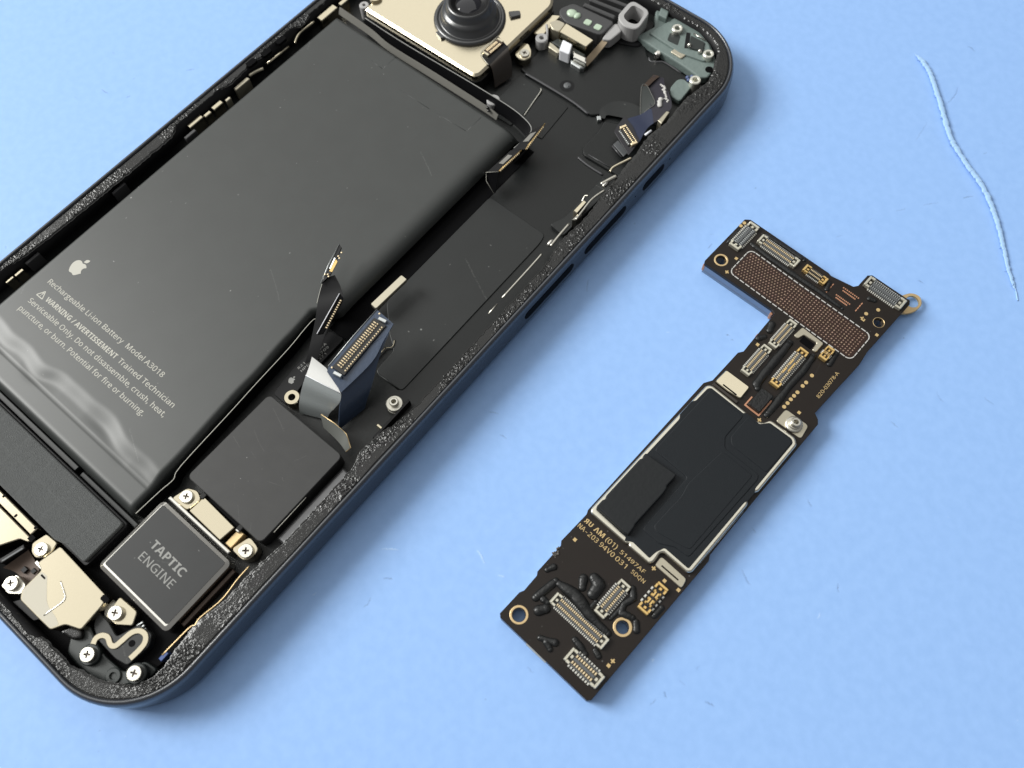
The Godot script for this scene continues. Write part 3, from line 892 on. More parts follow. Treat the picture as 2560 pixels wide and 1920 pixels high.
	# bracket between motor and speaker
	var br := part("motor_bracket", M.nickel, rounded(PackedVector2Array([Vector2(59.3, 29.0), Vector2(66.4, 28.9), Vector2(66.7, 31.7), Vector2(59.5, 32.0)]), 0.15), 3.4, 6.0, 0.1, ph)
	part("bracket_rail", M.silver, rect(55.3, 28.15, 69.0, 28.75, 0.1), 3.2, 6.1, 0.2, br, [], 2)
	part("bracket_lug", M.nickel, rounded(PackedVector2Array([Vector2(55.5, 28.6), Vector2(58.9, 28.8), Vector2(59.3, 31.4), Vector2(57.8, 32.0), Vector2(56.2, 31.3)]), 0.5), 3.4, 5.7, 0.1, br)
	part("bracket_lug", M.nickel, rounded(PackedVector2Array([Vector2(68.6, 29.0), Vector2(71.2, 28.9), Vector2(72.2, 30.2), Vector2(71.8, 31.8), Vector2(69.4, 32.2)]), 0.6), 3.4, 5.6, 0.1, br)
	part("bracket_lug", M.brass, rect(67.0, 29.0, 68.3, 31.9), 3.4, 5.2, 0.1, br)
	part("bracket_fold", M.silver, rect(66.9, 31.4, 67.6, 32.4), 3.4, 5.7, 0.1, br)
	screw(57.35, 30.25, 6.3, 1.05, 0.5, br)
	screw(70.75, 30.3, 6.3, 1.1, 0.7, br)
	part("bracket_clip", M.gap, rect(59.3, 31.95, 67.4, 32.6), 3.2, 5.6, 0.1, ph)
	part("bracket_clip", M.gloss, rect(58.8, 31.5, 59.7, 32.5, 0.2), 3.2, 6.2, 0.1, ph)
	part("bracket_clip", M.gloss, rect(66.9, 31.7, 67.8, 32.6, 0.2), 3.2, 6.0, 0.1, ph)
	# black pad over the lower speaker
	var pad := part("speaker_pad", M.pad, rect(55.0, 32.5, 71.7, 50.5, 0.9, 5), 3.2, 6.2, 0.12, ph)
	st = S()
	tube(st, [Vector3(72.0, 35.0, 6.1), Vector3(71.95, 42.0, 6.1)], 0.05, 6)
	put("pad_nick", st, M.ink, pad)
	part("speaker_side", M.satin_dark, rect(72.2, 34.4, 74.6, 49.4, 0.5), 3.0, 4.6, 0.7, ph, [], 4)

func bay(ph: Node3D) -> void:
	var st: SurfaceTool
	var sheet := part("graphite_sheet", M.sheet, rounded(PackedVector2Array([Vector2(56.8, 104.0), Vector2(69.8, 104.0), Vector2(70.2, 102.0), Vector2(70.3, 65.2), Vector2(64.4, 65.0), Vector2(64.2, 70.0), Vector2(61.6, 71.6), Vector2(56.8, 76.0)]), 0.8), 3.0, 3.22, 0.1, ph, [], 2)
	st = S()
	tube(st, [Vector3(65.2, 65.05, 3.2), Vector3(69.6, 65.15, 3.2)], 0.14, 6)
	put("sheet_fold", st, M.sheet, sheet)
	part("painted_shade_strip", M.gap, rect(52.6, 66.0, 56.7, 117.0), 2.9, 3.12, 0.0, ph)  # near-black strip painting in the shade between battery and sheet
	# threaded standoff
	st = S()
	lathe(st, Vector2(71.25, 62.6), [Vector2(1.4, 3.0), Vector2(1.4, 3.3), Vector2(1.3, 3.35), Vector2(1.3, 3.75), Vector2(1.42, 3.8), Vector2(1.42, 4.25), Vector2(1.3, 4.35), Vector2(0.78, 4.35), Vector2(0.76, 5.1), Vector2(0.68, 5.2), Vector2(0.42, 5.2), Vector2(0.36, 5.1), Vector2(0.36, 3.6), Vector2(0, 3.6)], 28)
	put("standoff", st, M.steel, ph)
	part("wall_rail", M.black, rect(72.6, 56.0, 73.1, 64.5), 3.0, 4.6, 0.1, ph)
	part("floor_contact", M.nickel, rect(71.4, 57.9, 73.2, 58.4), 3.0, 4.0, 0.1, ph)
	# metal tab beside the battery
	part("battery_tab", M.nickel_soft, rounded(PackedVector2Array([Vector2(56.55, 73.0), Vector2(57.9, 72.9), Vector2(58.15, 80.5), Vector2(56.8, 80.5)]), 0.3), 5.6, 6.4, 0.08, ph)
	st = S()
	tube(st, [Vector3(62.9, 66.2, 3.4), Vector3(62.85, 69.4, 3.4)], 0.16, 6)
	tube(st, curve([Vector3(62.85, 69.3, 3.35), Vector3(63.6, 70.2, 3.35), Vector3(63.0, 71.4, 3.35)], 4), 0.09, 6)
	put("spring_wire", st, M.nickel, ph)
	# printed flex on the floor beside the cell
	var fx := part("printed_flex", M.black, rounded(PackedVector2Array([Vector2(53.4, 65.5), Vector2(56.4, 66.0), Vector2(56.6, 57.0), Vector2(57.6, 51.2), Vector2(54.2, 51.2), Vector2(53.6, 57.0)]), 0.6), 3.0, 3.9, 0.05, ph)
	print_line("lettering", "821-04279-A", mono, 54.45, 57.0, 3.9, 6.4, 0.42, M.grey_ink, fx, PI / 2 - 0.06)
	print_line("lettering", "HP0H283709", mono, 55.2, 57.0, 3.9, 6.2, 0.42, M.grey_ink, fx, PI / 2 - 0.06)
	print_line("lettering", "W 0371", mono, 55.9, 58.4, 3.9, 3.6, 0.42, M.grey_ink, fx, PI / 2 - 0.06)
	fruit(54.95, 54.85, 3.9, 1.05, 0.3, M.grey_ink, fx)
	part("flex_washer", M.nickel, disc(57.6, 52.6, 1.35, 24), 3.0, 4.9, 0.12, ph, [disc(57.6, 52.6, 0.62, 16)])
	# standing black flex with gold contacts
	st = S()
	ribbon(st, [Vector3(54.6, 58.5, 4.2), Vector3(53.3, 61.5, 5.4), Vector3(51.5, 65.0, 6.9), Vector3(50.2, 67.1, 7.7), Vector3(49.4, 68.6, 8.3), Vector3(48.5, 70.8, 9.2)], [Vector3(56.0, 60.0, 4.2), Vector3(54.7, 63.4, 5.8), Vector3(53.8, 67.0, 7.0), Vector3(53.4, 70.0, 8.2), Vector3(51.6, 71.5, 8.6), Vector3(49.5, 72.4, 9.2)], 0.12)
	var bf := put("standing_flex", st, M.black, ph)
	st = S()
	panel(st, Vector3(48.95, 69.8, 9.4), Vector3(49.1, 71.9, 9.7), Vector3(47.0, 76.8, 10.0), Vector3(46.35, 77.0, 10.0), 0.25)
	put("flex_tip", st, M.black, bf)
	st = S()
	panel(st, Vector3(48.55, 72.2, 9.82), Vector3(49.05, 72.35, 9.82), Vector3(48.5, 74.3, 10.05), Vector3(47.95, 74.5, 10.05), 0.2)
	put("contact_bar", st, M.gold, bf)
	st = S()
	panel(st, Vector3(48.15, 72.6, 9.75), Vector3(48.4, 72.6, 9.8), Vector3(47.75, 74.6, 10.0), Vector3(47.45, 74.6, 9.95), 0.15)
	put("contact_bar", st, M.satin, bf)
	for q in [Vector3(48.85, 71.6, 9.85), Vector3(48.45, 71.3, 9.8), Vector3(48.35, 75.0, 10.15), Vector3(47.9, 75.2, 10.1), Vector3(47.9, 76.0, 10.2), Vector3(49.2, 71.4, 9.8)]:
		st = S()
		ball(st, q.x, q.y, q.z, 0.2, 0.2, 0.12, 8)
		put("solder_dot", st, M.pin, bf)
	st = S()
	tube(st, [Vector3(48.85, 69.7, 9.45), Vector3(47.6, 73.0, 9.85), Vector3(46.3, 77.0, 10.05)], 0.07, 6)
	put("flex_edge", st, M.satin, bf)
	st = S()
	tube(st, curve([Vector3(48.4, 70.9, 9.2), Vector3(49.35, 68.6, 8.3), Vector3(50.1, 67.0, 7.7)], 4), 0.06, 6)
	put("flex_edge", st, M.ink, bf)
	st = S()
	panel(st, Vector3(54.3, 62.9, 7.7), Vector3(54.85, 63.6, 7.6), Vector3(53.3, 70.3, 8.5), Vector3(52.3, 70.5, 8.6), 0.3)
	var cs := put("pin_connector", st, M.gap, bf)
	pins("contact_pin", Vector3(54.75, 64.5, 8.0), Vector3(53.25, 69.9, 8.65), 13, 0.24, 0.34, 0.2, M.pin, cs)
	st = S()
	tube(st, [Vector3(54.2, 62.9, 7.8), Vector3(52.3, 70.5, 8.7)], 0.09, 6)
	put("stiffener_edge", st, M.white, cs)
	# large navy flex with its wide connector
	st = S()
	ribbon(st, [Vector3(59.9, 71.9, 9.9), Vector3(60.3, 66.0, 9.9), Vector3(60.75, 60.2, 9.9), Vector3(61.3, 58.7, 9.9)], [Vector3(63.8, 71.7, 9.9), Vector3(64.6, 68.4, 9.8), Vector3(65.6, 64.5, 9.6), Vector3(65.4, 57.6, 9.5)], 0.2)
	var nf := put("wide_flex", st, M.blue_flex, ph)
	st = S()
	ribbon(st, [Vector3(61.3, 58.75, 9.84), Vector3(65.0, 57.6, 8.9), Vector3(66.2, 55.6, 6.9), Vector3(66.9, 54.2, 4.9), Vector3(67.1, 53.6, 3.5)], [Vector3(64.35, 70.0, 9.84), Vector3(65.6, 66.2, 8.9), Vector3(67.2, 62.4, 7.2), Vector3(67.6, 60.4, 5.4), Vector3(67.8, 59.0, 3.6)], 0.15, 8)
	put("flex_tail", st, M.blue_flex, nf)
	st = S()
	tube(st, [Vector3(59.85, 72.0, 9.95), Vector3(60.2, 66.0, 9.95), Vector3(60.8, 59.5, 9.95)], 0.08, 6)
	put("flex_edge", st, M.satin, nf)
	var cn := part("wide_connector", M.housing, turned(rect(61.05, 59.8, 63.6, 70.6, 0.15), Vector2(62.35, 65.2), 0.075), 9.9, 10.15, 0.05, nf)
	pins("contact_pin", Vector3(61.35, 70.1, 10.3), Vector3(62.15, 60.4, 10.3), 21, 0.22, 0.55, 0.2, M.pin, cn)
	pins("contact_pin", Vector3(61.95, 70.15, 10.4), Vector3(62.75, 60.4, 10.4), 21, 0.22, 0.30, 0.2, M.pin, cn)
	pins("contact_pin", Vector3(62.9, 70.15, 10.35), Vector3(63.65, 60.4, 10.35), 21, 0.24, 0.30, 0.2, M.pin, cn)
	for q in [Vector2(62.1, 70.95), Vector2(63.15, 59.35)]:
		part("end_cap", M.satin, turned(rect(q.x - 0.75, q.y - 0.3, q.x + 0.75, q.y + 0.3, 0.1), q, 0.2), 9.9, 10.5, 0.08, cn)
	for q in [Vector2(60.7, 71.6), Vector2(61.4, 59.7)]:
		part("locating_dot", M.pin, disc(q.x, q.y, 0.16, 10), 9.9, 9.96, 0.0, cn)
	# bright stiffener flag and its curved grey tail
	st = S()
	ribbon(st, [Vector3(57.2, 59.15, 9.2), Vector3(58.0, 57.8, 9.2), Vector3(58.7, 56.2, 9.0)], [Vector3(60.3, 59.2, 9.2), Vector3(62.6, 58.6, 9.2), Vector3(65.3, 57.5, 9.0)], 0.25, 3)
	var fl := put("stiffener_flag", st, M.pale_metal, ph)
	st = S()
	ribbon(st, [Vector3(58.7, 56.15, 8.98), Vector3(58.95, 54.9, 8.0), Vector3(59.2, 53.6, 6.6), Vector3(59.6, 52.4, 5.2), Vector3(60.0, 51.6, 3.6)], [Vector3(65.4, 57.45, 8.98), Vector3(65.7, 56.6, 8.0), Vector3(65.2, 55.6, 6.6), Vector3(64.6, 54.4, 5.2), Vector3(64.4, 53.6, 3.6)], 0.2, 6)
	put("curved_tail", st, M.tail_metal, fl)
	st = S()
	tube(st, [Vector3(58.65, 56.2, 9.03), Vector3(65.35, 57.5, 9.03)], 0.06, 6)
	put("bend_line", st, M.white, fl)
	st = S()
	ribbon(st, [Vector3(64.2, 53.3, 6.4), Vector3(67.0, 53.6, 6.3), Vector3(69.6, 53.5, 6.2), Vector3(71.7, 52.3, 6.1)], [Vector3(65.6, 52.2, 5.2), Vector3(67.6, 52.1, 5.1), Vector3(69.6, 51.9, 5.1), Vector3(71.3, 51.5, 5.2)], 0.2, 4)
	put("tail_clip", st, M.clip_grey, fl)
	st = S()
	tube(st, [Vector3(64.2, 53.3, 6.45), Vector3(67.0, 53.6, 6.35), Vector3(69.6, 53.5, 6.25), Vector3(71.7, 52.3, 6.15), Vector3(71.3, 51.4, 5.4)], 0.09, 6)
	put("clip_edge", st, M.brass, fl)
	# raised and sunken areas of the bay's floor
	part("upper_floor_plate", M.floor, rounded(PackedVector2Array([Vector2(42.0, 130.5), Vector2(57.5, 130.5), Vector2(60.0, 130.2), Vector2(62.0, 132.5), Vector2(72.8, 137.0), Vector2(73.0, 149.6), Vector2(62.2, 149.6), Vector2(60.4, 148.4), Vector2(57.6, 151.0), Vector2(42.0, 151.0)]), 0.7), 2.9, 3.5, 0.35, ph, [], 3)
	part("lower_floor_plate", M.floor, rounded(PackedVector2Array([Vector2(62.6, 131.0), Vector2(63.3, 128.0), Vector2(63.3, 123.0), Vector2(64.6, 122.0), Vector2(73.6, 122.4), Vector2(73.6, 132.5), Vector2(66.0, 132.4)]), 0.8), 2.9, 3.45, 0.3, ph, [], 3)
	st = S()
	tube(st, curve([Vector3(43.6, 130.45, 3.35), Vector3(48.0, 130.6, 3.4), Vector3(55.0, 130.7, 3.4), Vector3(59.3, 130.3, 3.3)], 5), 0.24, 8, 0.7)
	put("floor_rib", st, M.floor_rib, ph)
	st = S()
	tube(st, curve([Vector3(63.9, 121.2, 3.1), Vector3(66.5, 120.9, 3.1), Vector3(69.9, 120.95, 3.1)], 5), 0.22, 8, 0.7)
	put("floor_rib", st, M.floor_rib, ph)
	st = S()
	tube(st, [Vector3(65.2, 122.65, 3.5), Vector3(70.6, 122.95, 3.5)], 0.09, 8, 0.7)
	put("floor_rib", st, M.floor_rib, ph)
	st = S()
	tube(st, curve([Vector3(52.0, 151.0, 3.5), Vector3(54.5, 150.9, 3.5), Vector3(57.0, 150.9, 3.4)], 4), 0.22, 8, 0.8)
	tube(st, curve([Vector3(51.8, 150.4, 3.5), Vector3(54.5, 150.3, 3.5), Vector3(57.4, 150.1, 3.4)], 4), 0.16, 8, 0.8)
	tube(st, curve([Vector3(60.2, 148.7, 3.4), Vector3(61.0, 148.2, 3.4), Vector3(62.0, 148.8, 3.4), Vector3(63.4, 149.7, 3.4), Vector3(67.4, 149.5, 3.4)], 4), 0.2, 8, 0.8)
	put("floor_rib", st, M.floor_rib, ph)
	part("flat_flex", M.sheet, rounded(PackedVector2Array([Vector2(43.5, 118.6), Vector2(49.4, 119.0), Vector2(49.6, 122.4), Vector2(48.9, 129.2), Vector2(43.0, 129.6)]), 0.3), 2.9, 3.25, 0.08, ph)
	part("flat_flex", M.floor, rounded(PackedVector2Array([Vector2(49.6, 119.6), Vector2(56.0, 120.2), Vector2(55.2, 129.4), Vector2(49.1, 129.4)]), 0.3), 2.9, 3.15, 0.08, ph)
	st = S()
	tube(st, curve([Vector3(49.9, 122.4, 3.3), Vector3(49.3, 125.6, 3.3), Vector3(48.7, 128.9, 3.3), Vector3(48.3, 129.4, 3.3)], 4), 0.1, 6)
	put("flex_edge", st, M.ink, ph)
	part("floor_recess", M.black, disc(52.0, 133.0, 1.45, 24), 3.3, 3.52, 0.0, ph)
	st = S()
	ball(st, 52.0, 133.1, 3.5, 0.8, 0.8, 0.25, 12)
	ball(st, 51.75, 133.4, 3.68, 0.22, 0.2, 0.14, 8)
	ball(st, 52.3, 132.9, 3.68, 0.2, 0.25, 0.14, 8)
	put("sealed_screw", st, M.grey_bar, ph)
	# flat flex with a rounded end at the right wall
	st = S()
	ribbon(st, [Vector3(61.6, 130.7, 3.5), Vector3(60.6, 132.6, 3.6), Vector3(61.4, 135.3, 3.6), Vector3(63.6, 136.9, 3.7), Vector3(67.2, 137.4, 4.0)], [Vector3(62.6, 131.2, 3.5), Vector3(62.4, 132.0, 3.6), Vector3(63.4, 132.6, 3.6), Vector3(65.4, 133.4, 3.7), Vector3(68.2, 134.2, 4.0)], 0.12)
	put("curled_flex", st, M.sheet, ph)
	part("flex_foot", M.satin, rounded(PackedVector2Array([Vector2(61.0, 130.7), Vector2(61.6, 131.2), Vector2(62.3, 130.5), Vector2(61.7, 130.0)]), 0.1), 3.0, 3.7, 0.08, ph)

func upper_end(ph: Node3D) -> void:
	var st: SurfaceTool
	# battery leads: a folded strip along the top edge of the cell with two connector heads
	st = S()
	ribbon(st, [Vector3(5.0, 118.6, 5.9), Vector3(11.5, 118.4, 5.9), Vector3(15.0, 118.2, 5.9), Vector3(20.0, 117.6, 5.9), Vector3(31.0, 117.9, 5.9), Vector3(44.0, 118.2, 5.6), Vector3(47.0, 118.2, 5.2)], [Vector3(5.0, 117.9, 4.6), Vector3(11.5, 117.8, 4.6), Vector3(15.0, 117.6, 4.6), Vector3(20.0, 117.1, 4.6), Vector3(31.0, 117.3, 4.6), Vector3(44.0, 117.6, 4.4), Vector3(47.0, 117.6, 4.2)], 0.15, 4)
	var lead := put("lead_strip", st, M.pale_dark, ph)
	st = S()
	ribbon(st, [Vector3(11.4, 119.3, 6.3), Vector3(22.0, 119.3, 6.3), Vector3(38.0, 120.0, 6.3), Vector3(48.0, 120.1, 6.5), Vector3(52.6, 119.5, 6.7), Vector3(54.8, 118.5, 6.9), Vector3(55.6, 116.6, 7.3), Vector3(55.7, 112.4, 7.9)], [Vector3(11.4, 118.9, 3.4), Vector3(22.0, 118.9, 3.4), Vector3(38.0, 119.5, 3.4), Vector3(48.0, 119.6, 3.4), Vector3(52.3, 119.0, 3.4), Vector3(54.3, 118.1, 3.4), Vector3(55.2, 116.4, 3.4), Vector3(55.3, 112.4, 3.4)], 0.14, 6)
	put("lead_flex", st, M.black, lead)
	st = S()
	tube(st, curve([Vector3(11.4, 119.3, 6.35), Vector3(22.0, 119.3, 6.35), Vector3(38.0, 120.0, 6.35), Vector3(48.0, 120.1, 6.55), Vector3(52.6, 119.5, 6.75), Vector3(54.8, 118.5, 6.95), Vector3(55.6, 116.6, 7.35), Vector3(55.7, 112.4, 7.95)], 6), 0.09, 6)
	put("flex_edge", st, M.grey_ink, lead)
	for h in [[Vector3(55.75, 111.8, 8.0), Vector3(57.75, 113.2, 8.5), Vector3(56.9, 119.9, 8.6), Vector3(55.8, 117.2, 8.0)], [Vector3(55.25, 105.2, 7.9), Vector3(57.0, 106.6, 8.4), Vector3(57.25, 112.6, 8.5), Vector3(55.55, 111.6, 8.0)]]:
		st = S()
		panel(st, h[0], h[1], h[2], h[3], 0.25)
		var hd := put("lead_connector", st, M.black, lead)
		st = S()
		tube(st, [h[1] + Vector3(0, 0, -0.12), h[2] + Vector3(0, 0, -0.12)], 0.13, 6)
		put("connector_edge", st, M.gold, hd)
		var a: Vector3 = h[1].lerp(h[2], 0.02) + Vector3(0.12, 0, 0.0)
		var b: Vector3 = h[1].lerp(h[2], 0.9) + Vector3(0.12, 0, 0.0)
		pins("contact_pin", a, b, 14, 0.22, 0.22, 0.3, M.pin, hd)
		st = S()
		var m0: Vector3 = h[0].lerp(h[1], 0.25).lerp(h[3].lerp(h[2], 0.25), 0.38)
		var m1: Vector3 = h[0].lerp(h[1], 0.75).lerp(h[3].lerp(h[2], 0.75), 0.32)
		var m2: Vector3 = h[0].lerp(h[1], 0.75).lerp(h[3].lerp(h[2], 0.75), 0.72)
		var m3: Vector3 = h[0].lerp(h[1], 0.25).lerp(h[3].lerp(h[2], 0.25), 0.78)
		panel(st, m0 + Vector3(0, 0, 0.12), m1 + Vector3(0, 0, 0.12), m2 + Vector3(0, 0, 0.12), m3 + Vector3(0, 0, 0.12), 0.1)
		put("pale_patch", st, M.pale_dark, hd)
	st = S()
	panel(st, Vector3(55.2, 105.2, 7.9), Vector3(53.9, 106.6, 4.4), Vector3(57.6, 104.6, 4.4), Vector3(57.0, 106.4, 8.2), 0.12)
	put("lead_skirt", st, M.black, lead)
	st = S()
	tube(st, [Vector3(57.0, 106.5, 8.25), Vector3(55.2, 105.15, 7.95), Vector3(55.6, 104.6, 6.4), Vector3(57.4, 104.4, 4.4)], 0.06, 6)
	put("flex_edge", st, M.ink, lead)
	boss(43.8, 120.5, 3.0, 5.0, 1.3, 0.45, M.white_ring, ph, "round_washer")
	st = S()
	ball(st, 44.6, 117.9, 5.6, 0.35, 0.3, 0.3, 8)
	ball(st, 45.1, 117.6, 5.4, 0.3, 0.3, 0.25, 8)
	put("glue_dot", st, M.gloss, ph)
	# rear camera
	slope = 0.62
	var cam := part("camera_module", M.camera_plate, rounded(PackedVector2Array([Vector2(9.9, 120.6), Vector2(38.4, 121.2), Vector2(39.1, 122.2), Vector2(39.0, 144.6), Vector2(37.4, 147.0), Vector2(9.6, 147.0)]), 0.9), 3.2, 7.0, 0.5, ph, [], 1)
	slope = 1.0
	part("module_skirt", M.gloss, rounded(PackedVector2Array([Vector2(9.7, 120.3), Vector2(38.7, 120.95), Vector2(39.35, 122.2), Vector2(39.3, 145.0), Vector2(9.4, 147.3)]), 0.5), 3.0, 5.6, 0.1, cam)
	st = S()
	lathe(st, Vector2(28.4, 131.7), [Vector2(7.15, 6.9), Vector2(7.15, 7.3), Vector2(6.95, 7.65), Vector2(6.6, 7.75), Vector2(6.3, 7.65), Vector2(6.1, 7.45), Vector2(5.75, 7.6), Vector2(5.45, 9.1), Vector2(5.2, 9.5), Vector2(4.75, 9.7), Vector2(4.5, 9.9), Vector2(4.35, 11.0), Vector2(4.1, 11.3), Vector2(3.9, 11.35)], 48, 2)
	var lens := put("lens_barrel", st, M.lens_black, cam)
	st = S()
	lathe(st, Vector2(28.4, 131.7), [Vector2(3.9, 11.35), Vector2(3.5, 11.35), Vector2(2.6, 10.7), Vector2(2.4, 10.7)], 48)
	put("lens_hood", st, M.black, lens)
	st = S()
	lathe(st, Vector2(28.4, 131.7), [Vector2(2.5, 10.62), Vector2(1.9, 10.95), Vector2(1.1, 11.18), Vector2(0.0, 11.25)], 36, 2)
	put("lens_glass", st, M.lens_glass, lens)
	part("lens_clip", M.lens_black, rounded(PackedVector2Array([Vector2(25.6, 124.6), Vector2(27.6, 124.0), Vector2(28.4, 125.2), Vector2(26.4, 126.2)]), 0.3), 6.9, 7.5, 0.1, lens)
	part("lens_clip", M.lens_black, rounded(PackedVector2Array([Vector2(34.8, 136.6), Vector2(36.0, 138.4), Vector2(35.0, 139.2), Vector2(33.4, 137.6)]), 0.3), 6.9, 7.5, 0.1, lens)
	# camera flex folded over the corner
	st = S()
	ribbon(st, [Vector3(35.8, 131.6, 7.15), Vector3(36.5, 125.9, 7.15)], [Vector3(38.9, 130.8, 7.15), Vector3(39.1, 125.0, 7.15)], 0.12, 1)
	var cf := put("camera_flex", st, M.black, ph)
	st = S()
	ribbon(st, [Vector3(37.4, 125.5, 7.1), Vector3(39.6, 125.0, 7.0), Vector3(40.6, 124.5, 5.6), Vector3(41.4, 123.8, 3.6)], [Vector3(38.9, 131.0, 7.1), Vector3(39.7, 130.2, 7.0), Vector3(41.0, 129.4, 5.6), Vector3(42.2, 128.0, 3.6)], 0.12, 5)
	put("flex_drop", st, M.bronze_dark, cf)
	var cc := part("camera_connector", M.bronze_flex, turned(rect(36.2, 126.4, 37.8, 131.0, 0.15), Vector2(37.0, 128.7), -0.04), 7.15, 7.45, 0.06, cf)
	pins("contact_pin", Vector3(36.75, 130.2, 7.6), Vector3(36.6, 127.2, 7.6), 10, 0.18, 0.6, 0.2, M.pin, cc)
	pins("contact_pin", Vector3(37.6, 130.2, 7.6), Vector3(37.45, 127.2, 7.6), 10, 0.18, 0.5, 0.2, M.pin, cc)
	for v in [126.5, 130.8]:
		part("end_cap", M.nickel, rect(36.3, v - 0.25, 37.7, v + 0.25, 0.1), 7.15, 7.65, 0.06, cc)
	st = S()
	tube(st, curve([Vector3(39.0, 124.9, 7.2), Vector3(36.4, 125.8, 7.2), Vector3(35.75, 127.0, 7.2), Vector3(35.75, 131.8, 7.2)], 4), 0.06, 6)
	put("flex_edge", st, M.ink, cf)
	# screw lugs round the camera
	var lug := part("camera_lug", M.nickel, rounded(PackedVector2Array([Vector2(38.6, 134.6), Vector2(39.6, 133.6), Vector2(39.6, 131.8), Vector2(40.8, 131.2), Vector2(42.3, 131.6), Vector2(42.8, 133.2), Vector2(41.8, 134.6), Vector2(40.2, 135.6)]), 0.5), 3.4, 5.0, 0.15, ph)
	screw(41.3, 133.0, 5.35, 1.0, 0.3, lug)
	part("camera_lug", M.nickel, rounded(PackedVector2Array([Vector2(39.4, 138.0), Vector2(41.4, 138.2), Vector2(41.0, 145.0), Vector2(39.4, 144.0)]), 0.4), 3.4, 5.4, 0.15, ph)
	boss(9.0, 121.6, 3.4, 6.6, 1.0, 0.3, M.white_ring, ph, "round_washer")
	st = S()
	lathe(st, Vector2(10.0, 124.0), [Vector2(1.3, 6.9), Vector2(1.3, 7.6), Vector2(0.75, 7.6), Vector2(0.7, 6.95)], 24)
	put("spring_ring", st, M.nickel, ph)
	# flash and microphone unit
	var fu := part("flash_unit", M.grey_bar_dark, rounded(PackedVector2Array([Vector2(40.2, 145.4), Vector2(41.4, 148.3), Vector2(51.0, 149.4), Vector2(51.0, 145.0), Vector2(43.4, 143.2), Vector2(41.2, 144.0)]), 0.9), 3.4, 6.4, 0.25, ph, [], 2)
	for l in [[43.0, 145.9, 1.2, 1.0], [44.2, 146.0, 0.7, 0.85]]:
		st = S()
		ball(st, l[0], l[1], 6.4, l[2], l[3], 0.45, 16)
		put("flash_lens", st, M.flash_lens, fu)
	for l in [Vector2(46.9, 145.95), Vector2(49.2, 146.2)]:
		part("sensor_window", M.flash_lens, turned(rect(l.x - 0.75, l.y - 0.7, l.x + 0.75, l.y + 0.7, 0.35), l, 0.15), 6.3, 6.6, 0.12, fu)
	part("flash_strip", M.nickel, rounded(PackedVector2Array([Vector2(43.7, 143.0), Vector2(50.6, 142.9), Vector2(50.5, 140.6), Vector2(44.1, 140.4)]), 0.2), 3.4, 6.6, 0.1, fu)
	part("flash_strip", M.nickel_soft, rounded(PackedVector2Array([Vector2(40.9, 141.2), Vector2(41.7, 142.8), Vector2(43.6, 143.0), Vector2(44.0, 140.5), Vector2(42.4, 140.2)]), 0.5), 3.4, 6.45, 0.1, fu)
	part("flash_cover", M.dark_green, rounded(PackedVector2Array([Vector2(44.0, 140.2), Vector2(51.0, 140.2), Vector2(51.2, 138.4), Vector2(43.6, 138.6)]), 0.2), 3.4, 5.2, 0.2, fu)
	part("white_block", M.white, rounded(PackedVector2Array([Vector2(45.5, 139.8), Vector2(47.7, 140.0), Vector2(48.8, 137.6), Vector2(46.6, 137.2)]), 0.3), 3.4, 6.0, 0.12, fu)
	part("silver_foot", M.silver, rounded(PackedVector2Array([Vector2(48.5, 139.1), Vector2(51.6, 139.5), Vector2(52.5, 138.2), Vector2(49.6, 137.9)]), 0.15), 3.4, 5.5, 0.3, fu, [], 3)
	part("silver_foot", M.satin, rounded(PackedVector2Array([Vector2(49.0, 137.9), Vector2(52.4, 138.0), Vector2(51.8, 137.2), Vector2(49.6, 137.2)]), 0.15), 3.4, 4.6, 0.2, fu)
	part("beige_foot", M.nickel_soft, rounded(PackedVector2Array([Vector2(43.0, 138.6), Vector2(43.8, 137.4), Vector2(46.2, 137.3), Vector2(46.2, 138.2), Vector2(44.2, 138.6)]), 0.2), 3.4, 4.9, 0.15, fu)
	boss(41.7, 137.9, 3.4, 5.6, 1.25, 0.45, M.white_ring, fu, "hinge_ring")
	st = S()
	tube(st, [Vector3(42.3, 138.9, 5.4), Vector3(41.4, 140.0, 5.6), Vector3(40.5, 140.9, 5.8)], 0.25, 6)
	put("hinge_wire", st, M.white_ring, fu)
	# microphone frame and strap
	var sq := rounded(PackedVector2Array([Vector2(50.9, 150.0), Vector2(50.6, 155.4), Vector2(55.4, 155.1), Vector2(56.2, 149.6), Vector2(53.4, 148.6)]), 1.5, 5)
	var sh := rounded(PackedVector2Array([Vector2(51.8, 150.7), Vector2(51.5, 154.4), Vector2(54.7, 154.3), Vector2(55.4, 150.6), Vector2(53.4, 150.0)]), 1.0, 5)
	var ring := part("microphone_frame", M.white_ring, sq, 4.0, 7.4, 0.15, ph, [sh])
	part("frame_strap", M.white_ring, rounded(PackedVector2Array([Vector2(51.2, 149.8), Vector2(50.6, 148.4), Vector2(51.4, 144.6), Vector2(52.9, 145.4), Vector2(53.2, 148.8)]), 0.5), 4.0, 6.0, 0.25, ring, [], 2)
	st = S()
	ribbon(st, [Vector3(51.4, 145.0, 5.6), Vector3(51.4, 141.5, 5.2), Vector3(51.5, 139.0, 5.0)], [Vector3(52.5, 145.0, 5.5), Vector3(52.5, 141.5, 4.6), Vector3(52.5, 138.6, 4.4)], 0.2, 3)
	put("strap_tail", st, M.brass_dull, ring)
	part("frame_bar", M.grey_bar, rect(52.0, 151.2, 55.0, 151.6, 0.1), 3.2, 5.2, 0.1, ring)
	part("dark_collar", M.black, rounded(PackedVector2Array([Vector2(50.0, 148.6), Vector2(49.8, 156.4), Vector2(56.4, 156.4), Vector2(57.4, 149.6), Vector2(53.4, 147.6)]), 1.2), 3.0, 3.9, 0.2, ph)
